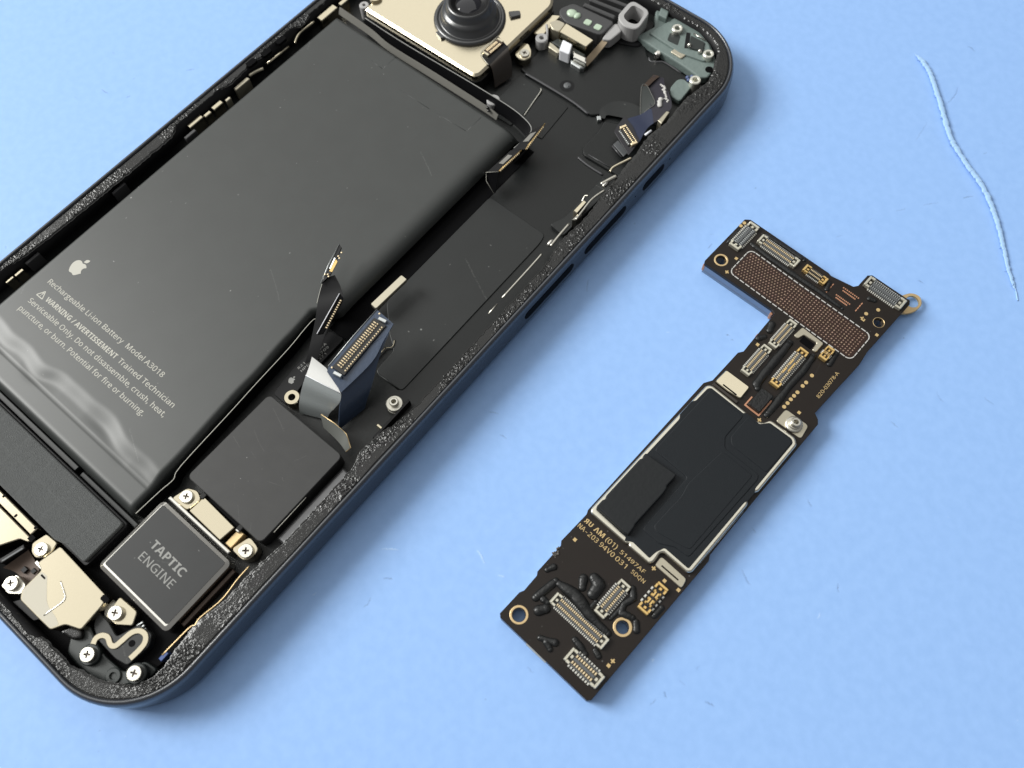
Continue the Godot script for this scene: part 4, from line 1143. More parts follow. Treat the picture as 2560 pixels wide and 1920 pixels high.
	for q in [[Vector2(42.6, 150.3), Vector2(49.6, 151.4), 0.9, 5.4], [Vector2(42.6, 152.3), Vector2(49.8, 153.6), 0.8, 5.2], [Vector2(42.6, 154.4), Vector2(49.8, 155.8), 0.8, 5.0]]:
		var dd: Vector2 = (q[1] - q[0]).normalized().orthogonal() * q[2] / 2
		part("earpiece_bar", M.grey_bar_dark, rounded(PackedVector2Array([q[0] - dd, q[1] - dd, q[1] + dd, q[0] + dd]), 0.2), 3.0, q[3], 0.2, ph)
	# pale green antenna block in the corner
	var gb := part("antenna_block", M.green_plastic, rounded(PackedVector2Array([Vector2(55.6, 150.5), Vector2(57.0, 154.8), Vector2(54.6, 158.4), Vector2(55.4, 159.4), Vector2(59.0, 159.4), Vector2(64.6, 159.2), Vector2(68.4, 157.8), Vector2(71.0, 155.6), Vector2(72.4, 153.4), Vector2(72.6, 150.6), Vector2(71.2, 149.6), Vector2(68.8, 149.9), Vector2(66.0, 150.1), Vector2(60.4, 150.2)]), 0.5), 3.2, 4.8, 0.3, ph, [], 2)
	part("block_step", M.green_plastic, rounded(PackedVector2Array([Vector2(57.2, 152.4), Vector2(59.0, 159.0), Vector2(64.6, 158.9), Vector2(68.0, 157.6), Vector2(70.6, 155.2), Vector2(70.0, 153.2), Vector2(65.0, 152.0)]), 0.5), 4.4, 5.2, 0.25, gb, [], 2)
	part("block_box", M.green_plastic, rounded(PackedVector2Array([Vector2(55.6, 158.6), Vector2(57.4, 158.8), Vector2(58.2, 156.8), Vector2(56.4, 156.6)]), 0.2), 4.4, 6.0, 0.2, gb, [], 2)
	part("block_recess", M.dark_green, rounded(PackedVector2Array([Vector2(60.5, 155.0), Vector2(62.6, 155.6), Vector2(63.6, 153.2), Vector2(61.2, 153.0)]), 0.4), 5.0, 5.24, 0.0, gb)
	part("block_recess", M.black, rounded(PackedVector2Array([Vector2(63.0, 157.0), Vector2(63.7, 157.4), Vector2(65.7, 154.0), Vector2(65.0, 153.4)]), 0.2), 5.0, 5.25, 0.0, gb)
	part("block_bridge", M.dark_green, rounded(PackedVector2Array([Vector2(64.2, 156.8), Vector2(67.4, 157.0), Vector2(68.5, 154.8), Vector2(65.8, 153.8)]), 0.3), 5.0, 5.5, 0.15, gb)
	st = S()
	tube(st, [Vector3(64.4, 157.4, 5.5), Vector3(67.2, 157.4, 5.5)], 0.14, 6)
	put("bridge_edge", st, M.silver, gb)
	for q in [Vector2(65.5, 154.3), Vector2(68.0, 154.3)]:
		st = S()
		ball(st, q.x, q.y, 5.6, 0.45, 0.5, 0.5, 10)
		put("solder_post", st, M.silver, gb)
	part("block_hole", M.gap, disc(71.7, 152.4, 0.8, 18), 4.6, 4.82, 0.0, gb)
	for q in [Vector2(61.3, 156.2), Vector2(69.8, 154.6), Vector2(71.5, 147.7)]:
		boss(q.x, q.y, 3.2, 6.0, 1.1, 0.5, M.boss_metal, ph, "threaded_boss")
	part("small_block", M.green_plastic, rounded(PackedVector2Array([Vector2(68.2, 146.8), Vector2(69.0, 147.7), Vector2(71.4, 147.2), Vector2(71.7, 142.8), Vector2(69.6, 142.7), Vector2(68.3, 144.3)]), 0.6), 3.4, 4.6, 0.15, ph)
	part("floor_post", M.silver, disc(61.4, 149.8, 0.6, 16), 3.4, 4.8, 0.2, ph)
	part("contact_pad", M.nickel_soft, rounded(PackedVector2Array([Vector2(63.3, 151.2), Vector2(63.5, 152.3), Vector2(66.2, 152.6), Vector2(66.0, 151.1)]), 0.3), 4.6, 5.1, 0.1, gb)
	st = S()
	for q in [Vector3(69.4, 148.5, 4.4), Vector3(70.0, 149.1, 4.5), Vector3(69.9, 148.2, 4.3), Vector3(70.6, 148.6, 4.3)]:
		ball(st, q.x, q.y, q.z, 0.42, 0.4, 0.4, 8)
	put("blue_wire_ends", st, mk(Color(0.08, 0.11, 0.22), 0.4), ph)
	# violet flex at the right wall, its fold and its connector tip
	st = S()
	ribbon(st, [Vector3(64.2, 144.8, 4.6), Vector3(64.8, 141.0, 5.4), Vector3(66.6, 139.0, 5.7), Vector3(69.2, 136.8, 5.7), Vector3(71.2, 134.6, 5.7)], [Vector3(66.0, 145.4, 4.6), Vector3(67.4, 143.6, 5.2), Vector3(69.6, 142.0, 5.5), Vector3(71.7, 139.6, 5.6), Vector3(71.8, 136.2, 5.7)], 0.12, 5)
	var vf := put("violet_flex", st, M.violet_flex, ph)
	st = S()
	ribbon(st, [Vector3(63.8, 145.2, 4.2), Vector3(64.1, 142.6, 5.0), Vector3(64.4, 140.7, 5.6)], [Vector3(65.2, 145.0, 4.9), Vector3(65.3, 142.8, 5.6), Vector3(65.4, 140.6, 6.0)], 0.1, 4)
	put("copper_fold", st, M.bronze_flex, vf)
	st = S()
	ribbon(st, [Vector3(64.6, 139.8, 6.3), Vector3(66.0, 137.6, 5.6), Vector3(68.3, 134.8, 4.6)], [Vector3(65.4, 140.4, 6.3), Vector3(67.2, 139.4, 6.1), Vector3(68.75, 138.2, 5.9)], 0.1, 5)
	put("folded_flap", st, M.dark_green, vf)
	st = S()
	tube(st, curve([Vector3(68.3, 134.6, 4.6), Vector3(66.2, 137.3, 5.6), Vector3(64.6, 139.8, 6.35), Vector3(65.2, 140.4, 6.4), Vector3(67.0, 139.5, 6.2), Vector3(68.8, 138.2, 5.95), Vector3(68.4, 136.4, 5.6), Vector3(68.2, 134.6, 5.2)], 5), 0.06, 6)
	put("flex_edge", st, M.ink_dim, vf)
	st = S()
	ribbon(st, [Vector3(69.0, 138.6, 5.6), Vector3(68.2, 134.8, 5.7), Vector3(67.2, 132.6, 6.0), Vector3(66.6, 130.6, 6.2)], [Vector3(71.4, 135.2, 5.6), Vector3(71.0, 133.4, 5.6), Vector3(71.3, 131.4, 5.8), Vector3(71.9, 129.0, 6.0)], 0.12, 5)
	put("blue_neck", st, M.blue_flex_light, vf)
	var tip := part("connector_tip", M.violet_dark, rounded(PackedVector2Array([Vector2(66.2, 132.2), Vector2(66.5, 129.4), Vector2(66.9, 128.0), Vector2(72.2, 125.4), Vector2(71.9, 129.1), Vector2(68.8, 131.2)]), 0.25), 6.0, 6.2, 0.04, vf)
	var th := part("tip_connector", M.housing, turned(rect(67.6, 127.6, 71.6, 129.4, 0.15), Vector2(69.6, 128.7), -0.42), 6.2, 6.45, 0.05, tip)
	pins("contact_pin", Vector3(68.2, 130.1, 6.6), Vector3(71.5, 128.6, 6.6), 9, 0.24, 0.26, 0.2, M.pin, th)
	pins("contact_pin", Vector3(67.9, 129.5, 6.6), Vector3(71.3, 128.0, 6.6), 9, 0.26, 0.34, 0.2, M.pin, th)
	pins("contact_pin", Vector3(67.6, 128.7, 6.5), Vector3(70.9, 127.2, 6.5), 9, 0.24, 0.24, 0.2, M.satin, th)
	for q in [Vector2(67.7, 129.7), Vector2(71.5, 127.9)]:
		part("end_cap", M.pin, turned(rect(q.x - 0.25, q.y - 0.65, q.x + 0.25, q.y + 0.65, 0.1), q, -0.42), 6.2, 6.7, 0.06, th)
	# white sealant crumbs on the violet flex
	var rr := RandomNumberGenerator.new()
	rr.seed = 77
	st = S()
	for k in 16:
		var q := Vector2(67.2, 143.0).lerp(Vector2(70.3, 140.2), k / 15.0) + Vector2(rr.randf_range(-0.25, 0.25), rr.randf_range(-0.25, 0.25))
		ball(st, q.x, q.y, 5.55, rr.randf_range(0.15, 0.38), rr.randf_range(0.15, 0.38), 0.25, 8)
	for q in [Vector2(69.2, 139.3), Vector2(69.5, 138.9), Vector2(69.0, 139.9), Vector2(69.7, 138.6)]:
		ball(st, q.x, q.y, 5.75, 0.5, 0.5, 0.25, 8)
	stuff(put("sealant_crumbs", st, M.residue, vf))
	part("beige_clip", M.nickel_soft, rounded(PackedVector2Array([Vector2(71.7, 137.9), Vector2(72.3, 138.1), Vector2(72.7, 134.9), Vector2(71.7, 135.1)]), 0.1), 3.4, 6.3, 0.1, ph)
	st = S()
	tube(st, [Vector3(71.8, 131.0, 6.1), Vector3(72.1, 132.5, 6.1)], 0.25, 8)
	put("contact_post", st, M.white, ph)
	part("grey_foot", M.grey_bar, rounded(PackedVector2Array([Vector2(67.6, 128.7), Vector2(67.5, 127.3), Vector2(70.7, 126.3), Vector2(70.8, 127.6)]), 0.2), 3.3, 3.7, 0.08, ph)
	st = S()
	tube(st, [Vector3(67.6, 126.9, 3.7), Vector3(70.5, 125.9, 3.7)], 0.16, 6)
	put("floor_rib", st, M.floor_rib, ph)

func side_clips(ph: Node3D) -> void:
	var st: SurfaceTool
	# springs and contacts along the left inner wall
	for q in [[3.0, 113.8, 4.4, 118.4, 0], [3.7, 119.2, 4.6, 121.4, 0], [3.1, 90.8, 3.9, 94.4, 1], [3.2, 84.8, 4.1, 87.2, 0], [2.7, 79.0, 3.7, 82.4, 0], [3.4, 82.6, 4.1, 84.2, 0], [3.9, 87.8, 4.5, 88.9, 1]]:
		part("frame_contact", M.nickel if q[4] == 0 else M.nickel_soft, rect(q[0], q[1], q[2], q[3], 0.12), 3.0, 5.6, 0.1, ph)
	st = S()
	tube(st, curve([Vector3(3.2, 112.8, 5.4), Vector3(3.0, 109.4, 5.4), Vector3(3.5, 107.6, 5.4), Vector3(4.2, 106.4, 5.4)], 5), 0.28, 8)
	put("wire_spring", st, M.nickel, ph)
	st = S()
	tube(st, [Vector3(3.9, 105.0, 5.4), Vector3(3.6, 99.2, 5.4)], 0.26, 8)
	put("contact_blade", st, M.nickel, ph)
	st = S()
	tube(st, curve([Vector3(3.9, 98.0, 5.3), Vector3(3.3, 96.6, 5.3), Vector3(3.0, 95.0, 5.3)], 4), 0.32, 8)
	put("wire_spring", st, M.nickel_soft, ph)
	for q in [[3.35, 36.0, 3.75, 37.6], [3.4, 37.9, 3.9, 39.6]]:
		part("frame_contact", M.nickel, rect(q[0], q[1], q[2], q[3]), 3.0, 5.5, 0.06, ph)
	for q in [[2.9, 40.6, 3.5, 43.5], [3.4, 60.0, 3.9, 63.0], [4.4, 76.8, 5.1, 79.4]]:
		part("wall_clip", M.grey_bar_dark, rect(q[0], q[1], q[2], q[3]), 3.0, 5.6, 0.1, ph)
	# torn pits in the left adhesive band
	for q in [Vector2(2.2, 96.9), Vector2(2.6, 100.5), Vector2(2.6, 104.5)]:
		part("adhesive_pit", M.gap, rect(q.x - 0.6, q.y - 1.1, q.x + 0.7, q.y + 1.1, 0.4), 6.3, 6.86, 0.05, ph)
	# springs along the right inner wall
	for q in [[[Vector3(73.0, 125.0, 6.4), Vector3(72.4, 123.4, 6.4), Vector3(71.6, 121.4, 6.2), Vector3(71.7, 120.4, 6.0)], 0.22, 0], [[Vector3(73.3, 120.0, 6.5), Vector3(72.8, 118.6, 6.5), Vector3(72.2, 117.0, 6.4)], 0.3, 1], [[Vector3(73.5, 116.4, 6.4), Vector3(72.9, 113.5, 6.4), Vector3(73.1, 110.4, 6.4), Vector3(73.3, 108.2, 6.4)], 0.18, 1],
			[[Vector3(72.9, 106.8, 6.3), Vector3(73.0, 104.0, 6.3), Vector3(73.2, 101.2, 6.3)], 0.22, 1], [[Vector3(73.0, 99.0, 6.3), Vector3(73.1, 96.0, 6.3), Vector3(73.2, 88.0, 6.3)], 0.17, 1], [[Vector3(71.4, 112.6, 5.2), Vector3(71.2, 113.6, 5.6), Vector3(71.7, 113.9, 5.8)], 0.16, 1]]:
		st = S()
		tube(st, curve(q[0], 5), q[1] * 1.25, 8)
		put("wall_spring", st, M.nickel if q[2] == 0 else M.steel, ph)
	part("spring_block", M.nickel, rounded(PackedVector2Array([Vector2(71.5, 109.8), Vector2(72.4, 109.8), Vector2(72.3, 112.8), Vector2(71.5, 112.8)]), 0.15), 3.2, 5.7, 0.12, ph)
	part("spring_block", M.steel, rounded(PackedVector2Array([Vector2(72.6, 108.0), Vector2(73.3, 108.4), Vector2(73.4, 110.0), Vector2(72.7, 109.6)]), 0.1), 3.2, 6.0, 0.1, ph)
	for v in [117.6, 101.8]:
		st = S()
		ball(st, 72.7, v, 6.2, 0.5, 0.9, 0.5, 10)
		put("solder_lump", st, M.silver, ph)
	part("wall_bracket", M.sheet, rounded(PackedVector2Array([Vector2(69.2, 106.0), Vector2(72.8, 105.6), Vector2(73.2, 119.0), Vector2(70.6, 120.4), Vector2(70.4, 108.6)]), 0.6), 3.0, 3.9, 0.15, ph)
	st = S()
	tube(st, [Vector3(73.3, 86.6, 6.3), Vector3(73.35, 84.2, 6.3)], 0.15, 6)
	put("wall_spring", st, M.steel, ph)
	# flex edge beside the motor
	st = S()
	tube(st, curve([Vector3(72.3, 12.0, 5.8), Vector3(72.5, 17.0, 5.9), Vector3(72.9, 18.0, 6.0), Vector3(72.7, 19.2, 6.0), Vector3(73.2, 23.0, 5.9), Vector3(72.8, 26.5, 5.8), Vector3(72.7, 29.0, 5.7)], 5), 0.13, 6)
	put("wall_flex_edge", st, M.brass, ph)
	part("blue_tab", mk(Color(0.05, 0.09, 0.26), 0.4), rect(72.0, 11.2, 72.6, 12.6), 3.4, 5.2, 0.05, ph)

# ------------------------------------------------------------------ the loose circuit board (its own u, v along its edges)
const BY := 3.0

func socket(called: String, u0: float, v0: float, u1: float, v1: float, n: int, shell: Material, pin_mat: Material, b: Node3D, bar: Material, tails := true) -> void:
	var tall := v1 - v0 > u1 - u0
	var c := Vector2((u0 + u1) / 2, (v0 + v1) / 2)
	var half := Vector2(u1 - u0, v1 - v0) / 2
	var L := maxf(half.x, half.y)
	var T := minf(half.x, half.y)
	var at := func(a: float, t: float) -> Vector2: return c + (Vector2(t, a) if tall else Vector2(a, t))
	var box := func(a0: float, t0: float, a1: float, t1: float, r: float) -> PackedVector2Array:
		var p: Vector2 = at.call(a0, t0)
		var q: Vector2 = at.call(a1, t1)
		return rect(minf(p.x, q.x), minf(p.y, q.y), maxf(p.x, q.x), maxf(p.y, q.y), r, 2)
	var k := part(called, M.housing, box.call(-L + 0.05, -T * 0.80, L - 0.05, T * 0.80, 0.1), BY - 0.05, BY + 0.32, 0.03, b)
	part("centre_bar", bar, box.call(-L + 1.15, -T * 0.20, L - 1.15, T * 0.20, 0.05), BY + 0.3, BY + 0.62, 0.05, k)
	for s in [-1.0, 1.0]:
		# end cap: a cross bar with two short arms
		part("end_cap", shell, box.call(s * (L - 0.02), -T * 0.92, s * (L - 0.45), T * 0.94, 0.12), BY - 0.05, BY + 0.72, 0.08, k)
		for t in [-1.0, 1.0]:
			part("cap_arm", shell, box.call(s * (L - 0.45), t * T * 0.96, s * (L - 1.1), t * T * 0.60, 0.05), BY - 0.05, BY + 0.68, 0.05, k)
		part("cap_tongue", shell, box.call(s * (L - 0.55), -T * 0.22, s * (L - 1.0), T * 0.22, 0.06), BY + 0.3, BY + 0.58, 0.06, k)
		part("side_rail", bar, box.call(-L + 1.0, s * T * 0.66, L - 1.0, s * T * 0.82, 0.0), BY + 0.1, BY + 0.55, 0.03, k)
		var a: Vector2 = at.call(-L + 1.1, s * T * 0.44)
		var e: Vector2 = at.call(L - 1.1, s * T * 0.44)
		pins("contact_pin", Vector3(a.x, a.y, BY + 0.56), Vector3(e.x, e.y, BY + 0.56), n, (2 * L - 2.2) / n * 0.6, T * 0.40, 0.3, pin_mat, k)
		if tails:
			a = at.call(-L + 1.0, s * T * 1.0)
			e = at.call(L - 1.0, s * T * 1.0)
			pins("solder_tail", Vector3(a.x, a.y, BY + 0.22), Vector3(e.x, e.y, BY + 0.22), n, (2 * L - 2.0) / n * 0.6, T * 0.34, 0.3, M.tail, k)

func glob(b: Node3D, pts: Array, called := "epoxy_bead") -> void:   # Vector3(u, v, radius) along a bead of black epoxy
	var st := S()
	var p := []
	var r := []
	for q in pts:
		p.append(Vector3(q.x, q.y, BY + 0.02))
		r.append(q.z)
	var lump := noise(FastNoiseLite.TYPE_SIMPLEX_SMOOTH, 0.35, 6, 2)
	if p.size() > 1:
		var dense := []
		var rad := []
		for i in p.size() - 1:
			for k in 6:
				var t := k / 6.0
				dense.append(p[i].lerp(p[i + 1], t))
				rad.append(lerpf(r[i], r[i + 1], smoothstep(0, 1, t)) * (1.12 + 0.16 * lump.get_noise_2d(dense[-1].x, dense[-1].y)))
		dense.append(p[-1])
		rad.append(r[-1])
		tube(st, dense, rad, 12, 0.62)
	for i in [0, p.size() - 1]:
		ball(st, p[i].x, p[i].y, BY + 0.02, r[i] * 1.12, r[i] * 1.12, r[i] * 0.69, 16)
	put(called, st, M.epoxy, b)

func hole_ring(u: float, v: float, r: float, R: float, mat: Material, b: Node3D) -> void:
	var st := S()
	lathe(st, Vector2(u, v), [Vector2(R, BY - 0.05), Vector2(R, BY + 0.04), Vector2(R - 0.05, BY + 0.06), Vector2(r + 0.06, BY + 0.06), Vector2(r, BY), Vector2(r, 0.5)], 36)
	put("hole_ring", st, mat, b)

func board() -> void:
	org = Vector2(4.0, 42.0)
	var a := deg_to_rad(3.2)
	var o := Vector2(106.42, -47.0) + Vector2(cos(a), sin(a)) * 4.0 + Vector2(sin(a), -cos(a)) * 42.0
	var b := base("circuit_board", Vector3(o.x, 0, o.y), -a, "loose dark brown L-shaped circuit board lying beside the opened phone", "circuit board")
	var outline := PackedVector2Array()
	for q in [Vector2(-0.40, 0.95), Vector2(0.05, 0.55), Vector2(17.2, 0.50), Vector2(17.65, 1.0), Vector2(17.75, 22.0), Vector2(17.8, 28.3), Vector2(17.35, 29.2), Vector2(17.2, 40.0), Vector2(17.2, 57.9), Vector2(16.7, 58.6), Vector2(15.7, 59.2), Vector2(15.9, 65.0), Vector2(16.15, 71.3), Vector2(15.8, 74.2), Vector2(16.1, 86.6), Vector2(15.7, 87.3),
			Vector2(8.15, 87.2), Vector2(7.55, 86.6), Vector2(7.5, 83.8), Vector2(7.0, 83.1), Vector2(2.9, 82.3), Vector2(2.3, 82.5), Vector2(-14.45, 82.25), Vector2(-15.25, 81.6), Vector2(-15.3, 70.0), Vector2(-15.0, 69.5), Vector2(-0.9, 70.0), Vector2(0.05, 69.6), Vector2(0.25, 63.6), Vector2(0.40, 60.3), Vector2(-0.15, 59.5), Vector2(-0.2, 52.6), Vector2(-1.0, 51.2), Vector2(-1.05, 21.9), Vector2(-0.75, 21.2),
			Vector2(-0.9, 15.4), Vector2(-0.45, 14.8), Vector2(-0.45, 9.4), Vector2(-0.1, 8.9), Vector2(-0.02, 5.9), Vector2(-0.35, 5.2)]:
		outline.append(q)
	var holes := [disc(-13.22, 71.95, 0.92, 28), disc(14.13, 80.1, 0.9, 28), disc(1.86, 2.73, 1.05, 28), disc(14.41, 11.87, 1.0, 28)]
	part("board_layer", M.pcb, outline, 2.25, BY, 0.05, b, holes)
	part("spacer_layer", M.interposer, inset(ccw(outline), 0.06), 0.75, 2.25, 0.0, b, holes)
	part("board_layer", M.interposer, inset(ccw(outline), 0.02), 0.08, 0.75, 0.05, b, holes)
	for q in [Vector2(-15.1, 69.75), Vector2(-0.6, 69.75), Vector2(0.2, 64.6)]:
		part("copper_end", M.copper, rect(q.x - 0.12, q.y - 0.25, q.x + 0.35, q.y + 0.45, 0.1), 0.6, 2.26, 0.0, b)
	part("side_patch", M.satin, PackedVector2Array([Vector2(5.4, 0.36), Vector2(9.3, 0.36), Vector2(9.3, 0.60), Vector2(5.4, 0.60)]), 0.9, 2.3, 0.0, b)
	hole_ring(-13.22, 71.95, 0.92, 1.25, M.brass, b)
	hole_ring(14.13, 80.1, 0.90, 1.0, M.brass, b)
	hole_ring(1.86, 2.73, 1.05, 1.42, M.brass, b)
	hole_ring(14.41, 11.87, 1.0, 1.42, M.brass, b)
	# connectors
	socket("board_socket", -14.25, 75.2, -12.0, 81.6, 11, M.pale_shell, M.satin, b, M.grey_bar)
	socket("board_socket", -10.85, 78.9, -2.7, 80.95, 19, M.pale_shell, M.pin, b, M.grey_bar)
	socket("board_socket", -1.5, 79.5, 3.1, 81.1, 9, M.gold, M.pin, b, M.housing)
	socket("board_socket", 8.0, 84.2, 15.45, 86.55, 15, M.pale_shell, M.satin, b, M.grey_bar)
	socket("board_socket", 2.5, 64.0, 4.25, 70.3, 14, M.pale_shell, M.pin, b, M.grey_bar)
	socket("board_socket", 2.1, 56.9, 3.92, 63.5, 14, M.pale_shell, M.pin, b, M.grey_bar)
	socket("board_socket", 6.9, 58.4, 8.8, 67.15, 17, M.gold, M.pin, b, M.grey_bar)
	socket("board_socket", 10.2, 67.7, 11.75, 70.5, 3, M.gold, M.gold, b, M.brass)
	socket("board_socket", 9.6, 10.7, 11.68, 17.2, 12, M.pale_shell, M.pin, b, M.grey_bar)
	socket("board_socket", 3.9, 7.1, 14.2, 9.2, 25, M.pale_shell, M.pin, b, M.grey_bar)
	socket("board_socket", 10.9, 2.35, 17.1, 4.8, 9, M.pale_shell, M.pin, b, M.grey_bar)
	socket("board_socket", 14.0, 15.5, 16.08, 20.7, 4, M.gold, M.gold, b, M.housing)
	for q in [[7.45, 63.2, 7.7, 64.4], [7.45, 61.2, 7.7, 62.4], [8.0, 62.0, 8.25, 64.0], [14.65, 17.0, 14.95, 17.9], [14.65, 18.3, 14.95, 19.2], [15.15, 17.0, 15.45, 17.9], [15.15, 18.3, 15.45, 19.2]]:
		part("gold_blade", M.gold, rect(q[0], q[1], q[2], q[3]), BY + 0.3, BY + 0.66, 0.04, b)
	# brown heat spreader pad with its grid of copper dots and dashed border
	var pad := part("dotted_pad", M.brown, rect(-10.55, 71.1, 14.45, 77.0, 0.9, 6), BY - 0.02, BY + 0.03, 0.0, b)
	var mm := MultiMesh.new()
	mm.transform_format = MultiMesh.TRANSFORM_3D
	mm.use_colors = true
	var dr := RandomNumberGenerator.new()
	dr.seed = 52
	var dm := CylinderMesh.new()
	dm.top_radius = 0.000125
	dm.bottom_radius = 0.000145
	dm.height = 0.00006
	dm.radial_segments = 8
	dm.rings = 1
	mm.mesh = dm
	var nx := 44
	var ny := 10
	mm.instance_count = nx * ny
	for i in nx:
		for j in ny:
			var shift := 0.27 if i < 17 and j % 2 == 0 else 0.0
			var p := W(-10.05 + i * 0.555 + shift, 71.65 + j * 0.535, BY + 0.05) * 0.001
			mm.set_instance_transform(i * ny + j, Transform3D(Basis().scaled(Vector3.ONE * dr.randf_range(0.85, 1.1)), p))
			var k := dr.randf_range(0.65, 1.15)
			mm.set_instance_color(i * ny + j, Color(0.30 * k, 0.20 * k * dr.randf_range(0.95, 1.1), 0.15 * k))
	var mi := MultiMeshInstance3D.new()
	mi.name = "copper_dots"
	mi.multimesh = mm
	M.dot.albedo_color = Color.WHITE
	M.dot.vertex_color_use_as_albedo = true
	mi.material_override = M.dot
	pad.add_child(mi, true)
	stuff(mi)
	var border := rect(-10.72, 70.93, 14.62, 77.17, 1.05, 8)
	var st := S()
	var run := 0.0
	for i in border.size():
		var p := border[i]
		var q := border[(i + 1) % border.size()]
		var len := (q - p).length()
		var n := maxi(1, int(round(len / 1.15)))
		for k in n:
			var c := p.lerp(q, (k + 0.5) / n)
			var d := (q - p).normalized() * (len / n) * (0.38 if n > 1 else 0.5)
			var w := d.normalized().orthogonal() * 0.085
			prism(st, PackedVector2Array([c - d - w, c + d - w, c + d + w, c - d + w]), BY, BY + 0.06)
		run += len
	stuff(put("dashed_border", st, M.dash, pad))
	# bracket, bare traces, test pads
	part("contact_bracket", M.nickel_soft, rounded(PackedVector2Array([Vector2(5.1, 70.5), Vector2(4.9, 68.3), Vector2(5.75, 68.2), Vector2(6.1, 69.5), Vector2(8.65, 69.7), Vector2(8.75, 68.1), Vector2(9.5, 68.1), Vector2(9.5, 70.4)]), 0.3), BY, BY + 0.35, 0.08, b)
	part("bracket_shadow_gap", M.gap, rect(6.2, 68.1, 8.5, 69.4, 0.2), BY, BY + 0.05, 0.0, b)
	st = S()
	for q in [[4.15, 78.9, 4.15, 81.3, 4], [9.95, 79.2, 9.95, 81.5, 4]]:
		for k in q[4]:
			var v := lerpf(q[1], q[3], (k + 0.5) / q[4])
			prism(st, rect(q[0] - 0.09, v - 0.22, q[0] + 0.09, v + 0.22), BY, BY + 0.03)
	for row in [[5.7, 81.75, 9.1], [6.0, 81.2, 8.7], [5.6, 79.75, 8.6], [5.9, 79.25, 8.3]]:
		for k in 9:
			var u := lerpf(row[0], row[2], (k + 0.5) / 9)
			prism(st, rect(u - 0.11, row[1] - 0.12, u + 0.11, row[1] + 0.12), BY, BY + 0.03)
	stuff(put("bare_traces", st, M.copper, b))
	for q in [[-14.95, 80.0], [-14.85, 80.9], [12.7, 82.1], [11.6, 80.1], [11.46, 64.35], [11.48, 62.67], [11.42, 61.77], [11.45, 60.26], [11.4, 59.37], [11.38, 58.5], [11.38, 57.6], [11.35, 56.7]]:
		part("test_pad", M.gold_ink, disc(q[0], q[1], 0.33, 16), BY, BY + 0.03, 0.0, b)
	for q in [[-11.45, 74.0], [11.9, 78.8], [15.2, 77.9], [1.4, 62.9], [13.75, 57.5], [16.4, 6.3], [0.55, 16.95], [14.7, 21.4], [17.1, 21.75]]:
		part("fiducial_mark", M.gold_ink, turned(rect(q[0] - 0.26, q[1] - 0.26, q[0] + 0.26, q[1] + 0.26), Vector2(q[0], q[1]), 0.0), BY, BY + 0.03, 0.0, b)
	for q in [[-11.0, 70.9 - 0.2], [11.6, 78.9], [9.74, 52.1], [12.31, 21.75], [16.45, 7.2]]:
		st = S()
		prism(st, rect(q[0] - 0.36, q[1] - 0.11, q[0] + 0.36, q[1] + 0.11), BY, BY + 0.03)
		prism(st, rect(q[0] - 0.11, q[1] - 0.36, q[0] + 0.11, q[1] + 0.36), BY, BY + 0.034)
		put("plus_mark", st, M.gold_ink, b)
	# lettering printed on the board
	print_line("lettering", "820-03078-A", sans, 14.72, 61.75, BY, 6.0, 0.62, M.gold_ink, b, PI / 2 + 0.02)
	print_line("lettering", "\u042fU", sans_bold, -0.35, 20.05, BY, 1.5, 0.75, M.gold_ink, b)
	print_line("lettering", "\u039bM", sans_bold, 1.65, 20.0, BY, 1.9, 0.8, M.gold_ink, b)
	print_line("lettering", "(01)", sans, 4.05, 20.0, BY, 2.1, 0.8, M.gold_ink, b)
	print_line("lettering", "51497AF", sans, 6.9, 20.05, BY, 4.8, 0.62, M.gold_ink, b)
	print_line("lettering", "NA-203", mono, -0.55, 18.75, BY, 3.9, 0.75, M.gold_ink, b)
	print_line("lettering", "94V0", mono, 3.8, 18.75, BY, 2.8, 0.75, M.gold_ink, b)
	print_line("lettering", "031", mono, 7.0, 18.75, BY, 2.1, 0.75, M.gold_ink, b)
	print_line("lettering", "5DQN", sans, 10.1, 18.9, BY, 2.5, 0.62, M.gold_ink, b)
	# flat metal cover and bare chip between sockets and shield
	var gb := part("metal_cover", M.nickel, rounded(PackedVector2Array([Vector2(0.4, 55.4), Vector2(5.15, 55.5), Vector2(5.25, 52.8), Vector2(2.9, 52.45), Vector2(0.25, 52.45)]), 0.4), BY - 0.02, BY + 0.55, 0.12, b)
	part("cover_slot", M.gap, rect(1.6, 52.75, 4.4, 53.0, 0.1), BY + 0.5, BY + 0.58, 0.0, gb)
	part("cover_lip", M.bronze_dark, rect(0.25, 51.75, 5.3, 52.35, 0.1), BY, BY + 0.35, 0.1, gb)
	var chip := part("black_chip", M.epoxy, rect(6.7, 52.85, 9.0, 56.8, 0.25), BY, BY + 0.7, 0.12, b)
	part("copper_border", M.copper, rounded(PackedVector2Array([Vector2(6.3, 52.5), Vector2(9.3, 52.5), Vector2(9.3, 56.2), Vector2(9.05, 56.2), Vector2(9.05, 52.8), Vector2(6.55, 52.8), Vector2(6.55, 54.6), Vector2(6.3, 54.6)]), 0.08), BY, BY + 0.05, 0.0, chip)
	# threaded post on its plate
	var plate := part("post_plate", M.nickel_soft, rounded(PackedVector2Array([Vector2(11.8, 53.7), Vector2(11.8, 56.5), Vector2(16.2, 56.6), Vector2(16.6, 53.9)]), 0.55), BY, BY + 0.14, 0.04, b)
	st = S()
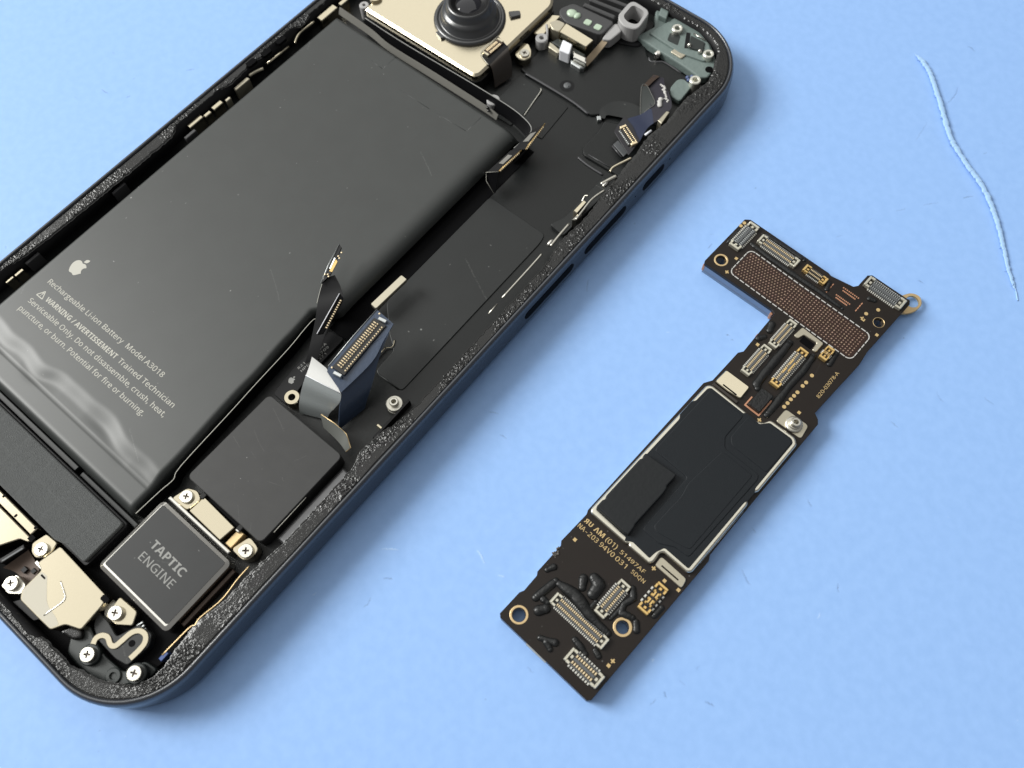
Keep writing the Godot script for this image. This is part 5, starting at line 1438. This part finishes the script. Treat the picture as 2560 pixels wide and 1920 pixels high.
	lathe(st, Vector2(14.35, 55.1), [Vector2(1.4, BY + 0.1), Vector2(1.4, BY + 0.45), Vector2(1.25, BY + 0.55), Vector2(1.0, BY + 0.6), Vector2(0.95, BY + 0.85), Vector2(0.8, BY + 0.9), Vector2(0.78, BY + 1.5), Vector2(0.68, BY + 1.6), Vector2(0.42, BY + 1.6), Vector2(0.36, BY + 1.5), Vector2(0.36, BY + 0.4), Vector2(0, BY + 0.4)], 28)
	put("threaded_post", st, M.steel, plate)
	# slotted tab below the shield
	part("slotted_tab", M.nickel_soft, rounded(PackedVector2Array([Vector2(12.0, 23.9), Vector2(17.0, 23.8), Vector2(17.3, 22.2), Vector2(12.1, 22.2)]), 0.45), BY, BY + 0.3, 0.06, b, [rect(12.9, 22.7, 16.2, 22.95, 0.1, 2)])
	# protruding screw eyelet under the upper right corner
	part("eyelet", M.brass, rounded(PackedVector2Array([Vector2(13.6, 87.6), Vector2(15.0, 90.2), Vector2(16.6, 90.7), Vector2(17.8, 89.4), Vector2(17.6, 87.2), Vector2(16.2, 85.4), Vector2(14.4, 85.4)]), 1.0), 0.7, 1.15, 0.08, b, [disc(16.15, 88.75, 1.15, 24)])
	shield(b)
	beads(b)

func shield(b: Node3D) -> void:
	var can := PackedVector2Array()
	for q in [Vector2(-0.75, 22.3), Vector2(-0.4, 21.65), Vector2(6.75, 21.65), Vector2(7.1, 21.95), Vector2(7.45, 21.6), Vector2(11.4, 21.65), Vector2(11.75, 22.3), Vector2(11.6, 24.1), Vector2(12.0, 24.5), Vector2(16.5, 24.5), Vector2(16.95, 25.1), Vector2(16.85, 39.2), Vector2(16.2, 39.9), Vector2(16.2, 41.2), Vector2(16.8, 41.9), Vector2(16.75, 52.4),
			Vector2(15.8, 53.2), Vector2(11.1, 53.05), Vector2(10.5, 51.75), Vector2(9.6, 51.4), Vector2(0.4, 51.5), Vector2(-0.3, 50.9), Vector2(-0.5, 41.0)]:
		can.append(q)
	var rc := rounded(can, 0.5, 3)
	var sh := part("shield_can", M.can_metal, rc, BY - 0.02, BY + 0.85, 0.32, b, [], 4)
	# the black film on the can, with flaps that reach over the rim
	var film := PackedVector2Array()
	for q in [Vector2(-0.15, 22.6), Vector2(6.2, 22.35), Vector2(6.3, 21.75), Vector2(7.4, 22.5), Vector2(10.9, 22.3), Vector2(11.0, 23.6), Vector2(11.6, 25.1), Vector2(16.25, 25.05), Vector2(16.25, 39.0), Vector2(16.5, 39.7), Vector2(16.5, 41.4), Vector2(16.15, 42.0), Vector2(16.1, 52.1), Vector2(15.5, 52.6), Vector2(11.3, 52.45), Vector2(10.2, 51.1), Vector2(9.3, 51.3), Vector2(7.4, 51.3), Vector2(7.2, 50.9), Vector2(0.6, 50.95),
			Vector2(0.2, 50.5), Vector2(0.1, 47.4), Vector2(-0.32, 47.0), Vector2(-0.34, 43.8), Vector2(0.12, 43.2)]:
		film.append(q)
	var fm := part("black_film", M.film, rounded(film, 0.3), BY + 0.8, BY + 0.90, 0.04, sh)
	part("film_panel", M.film, rounded(PackedVector2Array([Vector2(8.1, 50.9), Vector2(8.1, 46.2), Vector2(9.0, 45.2), Vector2(15.9, 45.25), Vector2(15.95, 51.9), Vector2(15.4, 52.3), Vector2(11.4, 52.2), Vector2(10.2, 50.9)]), 0.5), BY + 0.85, BY + 1.0, 0.1, fm, [], 2)
	part("film_panel", M.film, rounded(PackedVector2Array([Vector2(0.7, 50.5), Vector2(7.5, 50.5), Vector2(7.5, 45.6), Vector2(8.6, 44.1), Vector2(15.2, 44.2), Vector2(15.6, 43.4), Vector2(15.2, 26.4), Vector2(12.6, 26.2), Vector2(10.6, 25.0), Vector2(7.2, 25.0), Vector2(7.2, 36.2), Vector2(0.5, 36.2)]), 0.5), BY + 0.85, BY + 1.0, 0.12, fm, [], 2)
	part("film_panel", M.film, rounded(PackedVector2Array([Vector2(7.9, 35.4), Vector2(8.4, 33.2), Vector2(8.2, 26.6), Vector2(9.0, 26.1), Vector2(12.8, 26.9), Vector2(14.6, 27.4), Vector2(14.6, 43.4), Vector2(8.6, 43.4)]), 0.5), BY + 0.95, BY + 1.06, 0.1, fm, [], 2)
	# loosened foam block
	var fb := PackedVector2Array()
	for q in [Vector2(-0.2, 22.7), Vector2(5.6, 22.5), Vector2(6.3, 22.7), Vector2(6.15, 24.3), Vector2(6.0, 24.6), Vector2(6.1, 31.2), Vector2(6.0, 32.4), Vector2(5.75, 32.6), Vector2(5.8, 34.4), Vector2(5.7, 35.1), Vector2(-0.1, 34.6), Vector2(-0.1, 33.9), Vector2(0.15, 33.6), Vector2(-0.15, 33.3), Vector2(-0.2, 25.0), Vector2(0.1, 24.6), Vector2(-0.2, 24.2)]:
		fb.append(q)
	part("foam_block", M.film_soft, rounded(fb, 0.2, 2), BY + 0.8, BY + 2.0, 0.22, sh, [], 3)
	var rr := RandomNumberGenerator.new()
	rr.seed = 5
	var st := S()
	for k in 60:
		var u := rr.randf_range(0.0, 6.2)
		tube(st, [Vector3(u, 22.75 + rr.randf_range(-0.08, 0.1), BY + rr.randf_range(0.9, 1.5)), Vector3(u + rr.randf_range(0.05, 0.25), 22.72 + rr.randf_range(-0.08, 0.1), BY + rr.randf_range(0.9, 1.5))], 0.035, 5)
	stuff(put("torn_fibres", st, M.ink_dim, sh))
	st = S()
	tube(st, [Vector3(17.0, 27.0, BY + 0.15), Vector3(17.0, 38.0, BY + 0.15)], 0.05, 5)
	put("solder_line", st, M.silver, sh)

func beads(b: Node3D) -> void:
	for g in [
		[Vector3(0.5, 10.6, 0.42), Vector3(0.95, 11.6, 0.5)],
		[Vector3(2.0, 6.3, 0.55), Vector3(2.3, 8.4, 0.62), Vector3(2.6, 10.2, 0.5)],
		[Vector3(2.9, 10.2, 0.45), Vector3(4.4, 10.4, 0.75), Vector3(6.0, 10.6, 0.85), Vector3(7.6, 10.3, 0.95), Vector3(9.2, 9.9, 0.8), Vector3(11.4, 9.7, 0.6), Vector3(13.4, 9.7, 0.5)],
		[Vector3(3.6, 5.2, 0.75), Vector3(4.2, 6.1, 0.7)], [Vector3(3.0, 6.9, 0.5), Vector3(3.8, 7.0, 0.4)],
		[Vector3(5.4, 13.4, 0.62), Vector3(6.2, 12.2, 0.55)], [Vector3(6.6, 14.5, 0.75), Vector3(7.8, 14.2, 0.95), Vector3(8.0, 12.6, 0.85)],
		[Vector3(11.9, 17.2, 0.5), Vector3(12.9, 16.2, 0.55), Vector3(12.4, 14.6, 0.45), Vector3(12.9, 13.3, 0.5), Vector3(14.6, 13.9, 0.45)],
		[Vector3(12.3, 11.6, 0.3), Vector3(12.5, 14.4, 0.4)],
		[Vector3(15.4, 13.8, 0.42), Vector3(16.2, 12.9, 0.5)], [Vector3(16.8, 16.3, 0.4), Vector3(16.9, 18.0, 0.4)],
		[Vector3(6.4, 2.4, 0.4), Vector3(7.5, 2.9, 0.45), Vector3(8.5, 3.4, 0.55)], [Vector3(7.5, 2.6, 0.5), Vector3(8.6, 2.2, 0.4)],
		[Vector3(10.4, 5.7, 0.45), Vector3(11.6, 5.5, 0.5), Vector3(12.9, 5.2, 0.4)], [Vector3(13.6, 6.6, 0.4), Vector3(14.5, 6.3, 0.42)],
		[Vector3(9.0, 9.6, 0.4), Vector3(9.1, 12.0, 0.35)],
		# dark glue beside the upper sockets
		[Vector3(-11.2, 78.2, 0.35), Vector3(-7.0, 78.0, 0.42), Vector3(-2.2, 78.1, 0.45), Vector3(3.6, 78.3, 0.42), Vector3(8.0, 78.2, 0.3)],
		[Vector3(-10.4, 81.5, 0.3), Vector3(-6.0, 81.7, 0.3), Vector3(-2.4, 81.7, 0.35)], [Vector3(3.5, 80.6, 0.5), Vector3(3.9, 79.5, 0.4)],
		[Vector3(-14.6, 75.6, 0.25), Vector3(-14.6, 79.0, 0.25)],
		[Vector3(0.9, 67.6, 0.6), Vector3(1.3, 66.4, 0.55)], [Vector3(0.8, 63.9, 0.5), Vector3(1.4, 64.9, 0.4)],
		[Vector3(5.2, 66.8, 0.55), Vector3(5.3, 63.0, 0.7), Vector3(5.4, 59.6, 0.7), Vector3(5.6, 57.0, 0.7), Vector3(6.2, 56.4, 0.5)],
		[Vector3(9.6, 67.4, 0.5), Vector3(9.9, 64.0, 0.55), Vector3(9.8, 60.4, 0.55), Vector3(10.0, 56.6, 0.6), Vector3(10.1, 53.6, 0.5)],
		[Vector3(12.2, 70.4, 0.35), Vector3(12.4, 68.0, 0.45)], [Vector3(10.4, 82.9, 0.45), Vector3(11.2, 83.2, 0.4)],
	]:
		glob(b, g)
	# crusty flux at the left edge
	var rr := RandomNumberGenerator.new()
	rr.seed = 15
	var st := S()
	for k in 26:
		ball(st, -0.35 + rr.randf_range(-0.25, 0.5), 13.6 + rr.randf_range(-0.8, 0.8), BY, rr.randf_range(0.1, 0.25), rr.randf_range(0.1, 0.25), rr.randf_range(0.08, 0.25), 6)
	stuff(put("flux_crust", st, mk(Color(0.10, 0.09, 0.08), 0.15), b))

func strand() -> void:
	org = Vector2(120.2, 167.9)
	var s := base("loose_strand", Vector3(120.2, 0, -167.9), 0.0, "long pale twisted strand of lint lying loose on the mat", "thread")
	var path := curve([Vector3(99.7, 185.6, 0.25), Vector3(103.8, 183.6, 0.45), Vector3(109.8, 177.5, 0.5), Vector3(115.2, 171.5, 0.5), Vector3(120.2, 167.9, 0.5), Vector3(125.4, 164.9, 0.5), Vector3(130.1, 160.8, 0.45), Vector3(134.1, 156.1, 0.4), Vector3(137.6, 151.7, 0.3), Vector3(140.7, 148.5, 0.15)], 40)
	var nz := noise(FastNoiseLite.TYPE_SIMPLEX_SMOOTH, 0.35, 3, 3)
	var rad := []
	var pts := []
	for i in path.size():
		var t := float(i) / (path.size() - 1)
		var r := 0.52 * smoothstep(0.0, 0.07, t) * lerpf(1.0, 0.55, smoothstep(0.6, 1.0, t)) * smoothstep(1.0, 0.95, t)
		rad.append(maxf(0.04, r * (1.0 + 0.34 * nz.get_noise_1d(i * 0.7))))
		pts.append(path[i] + Vector3(0.03 * sin(i * 0.5), 0.03 * cos(i * 0.5), 0.0) + Vector3(0.16 * nz.get_noise_1d(i * 0.4 + 90.0), 0.14 * nz.get_noise_1d(i * 0.4 + 190.0), 0.0))
	var st := S()
	tube(st, pts, rad, 10, 0.36)
	put("twisted_fibres", st, M.strand, s)
	var fr := RandomNumberGenerator.new()
	fr.seed = 8
	st = S()
	for k in 120:
		var q: Vector3 = pts[fr.randi_range(8, pts.size() - 8)]
		var d := Vector2.from_angle(fr.randf() * TAU) * fr.randf_range(0.3, 0.8)
		tube(st, [Vector3(q.x, q.y, 0.3), Vector3(q.x + d.x * 0.6, q.y + d.y * 0.6, fr.randf_range(0.1, 0.45)), Vector3(q.x + d.x, q.y + d.y, 0.05)], 0.03, 4)
	stuff(put("stray_fibres", st, M.strand, s))
	st = S()
	tube(st, curve([Vector3(140.6, 148.7, 0.12), Vector3(141.2, 147.9, 0.1), Vector3(141.7, 147.2, 0.08)], 4), 0.12, 6)
	put("loose_end", st, M.strand, s)
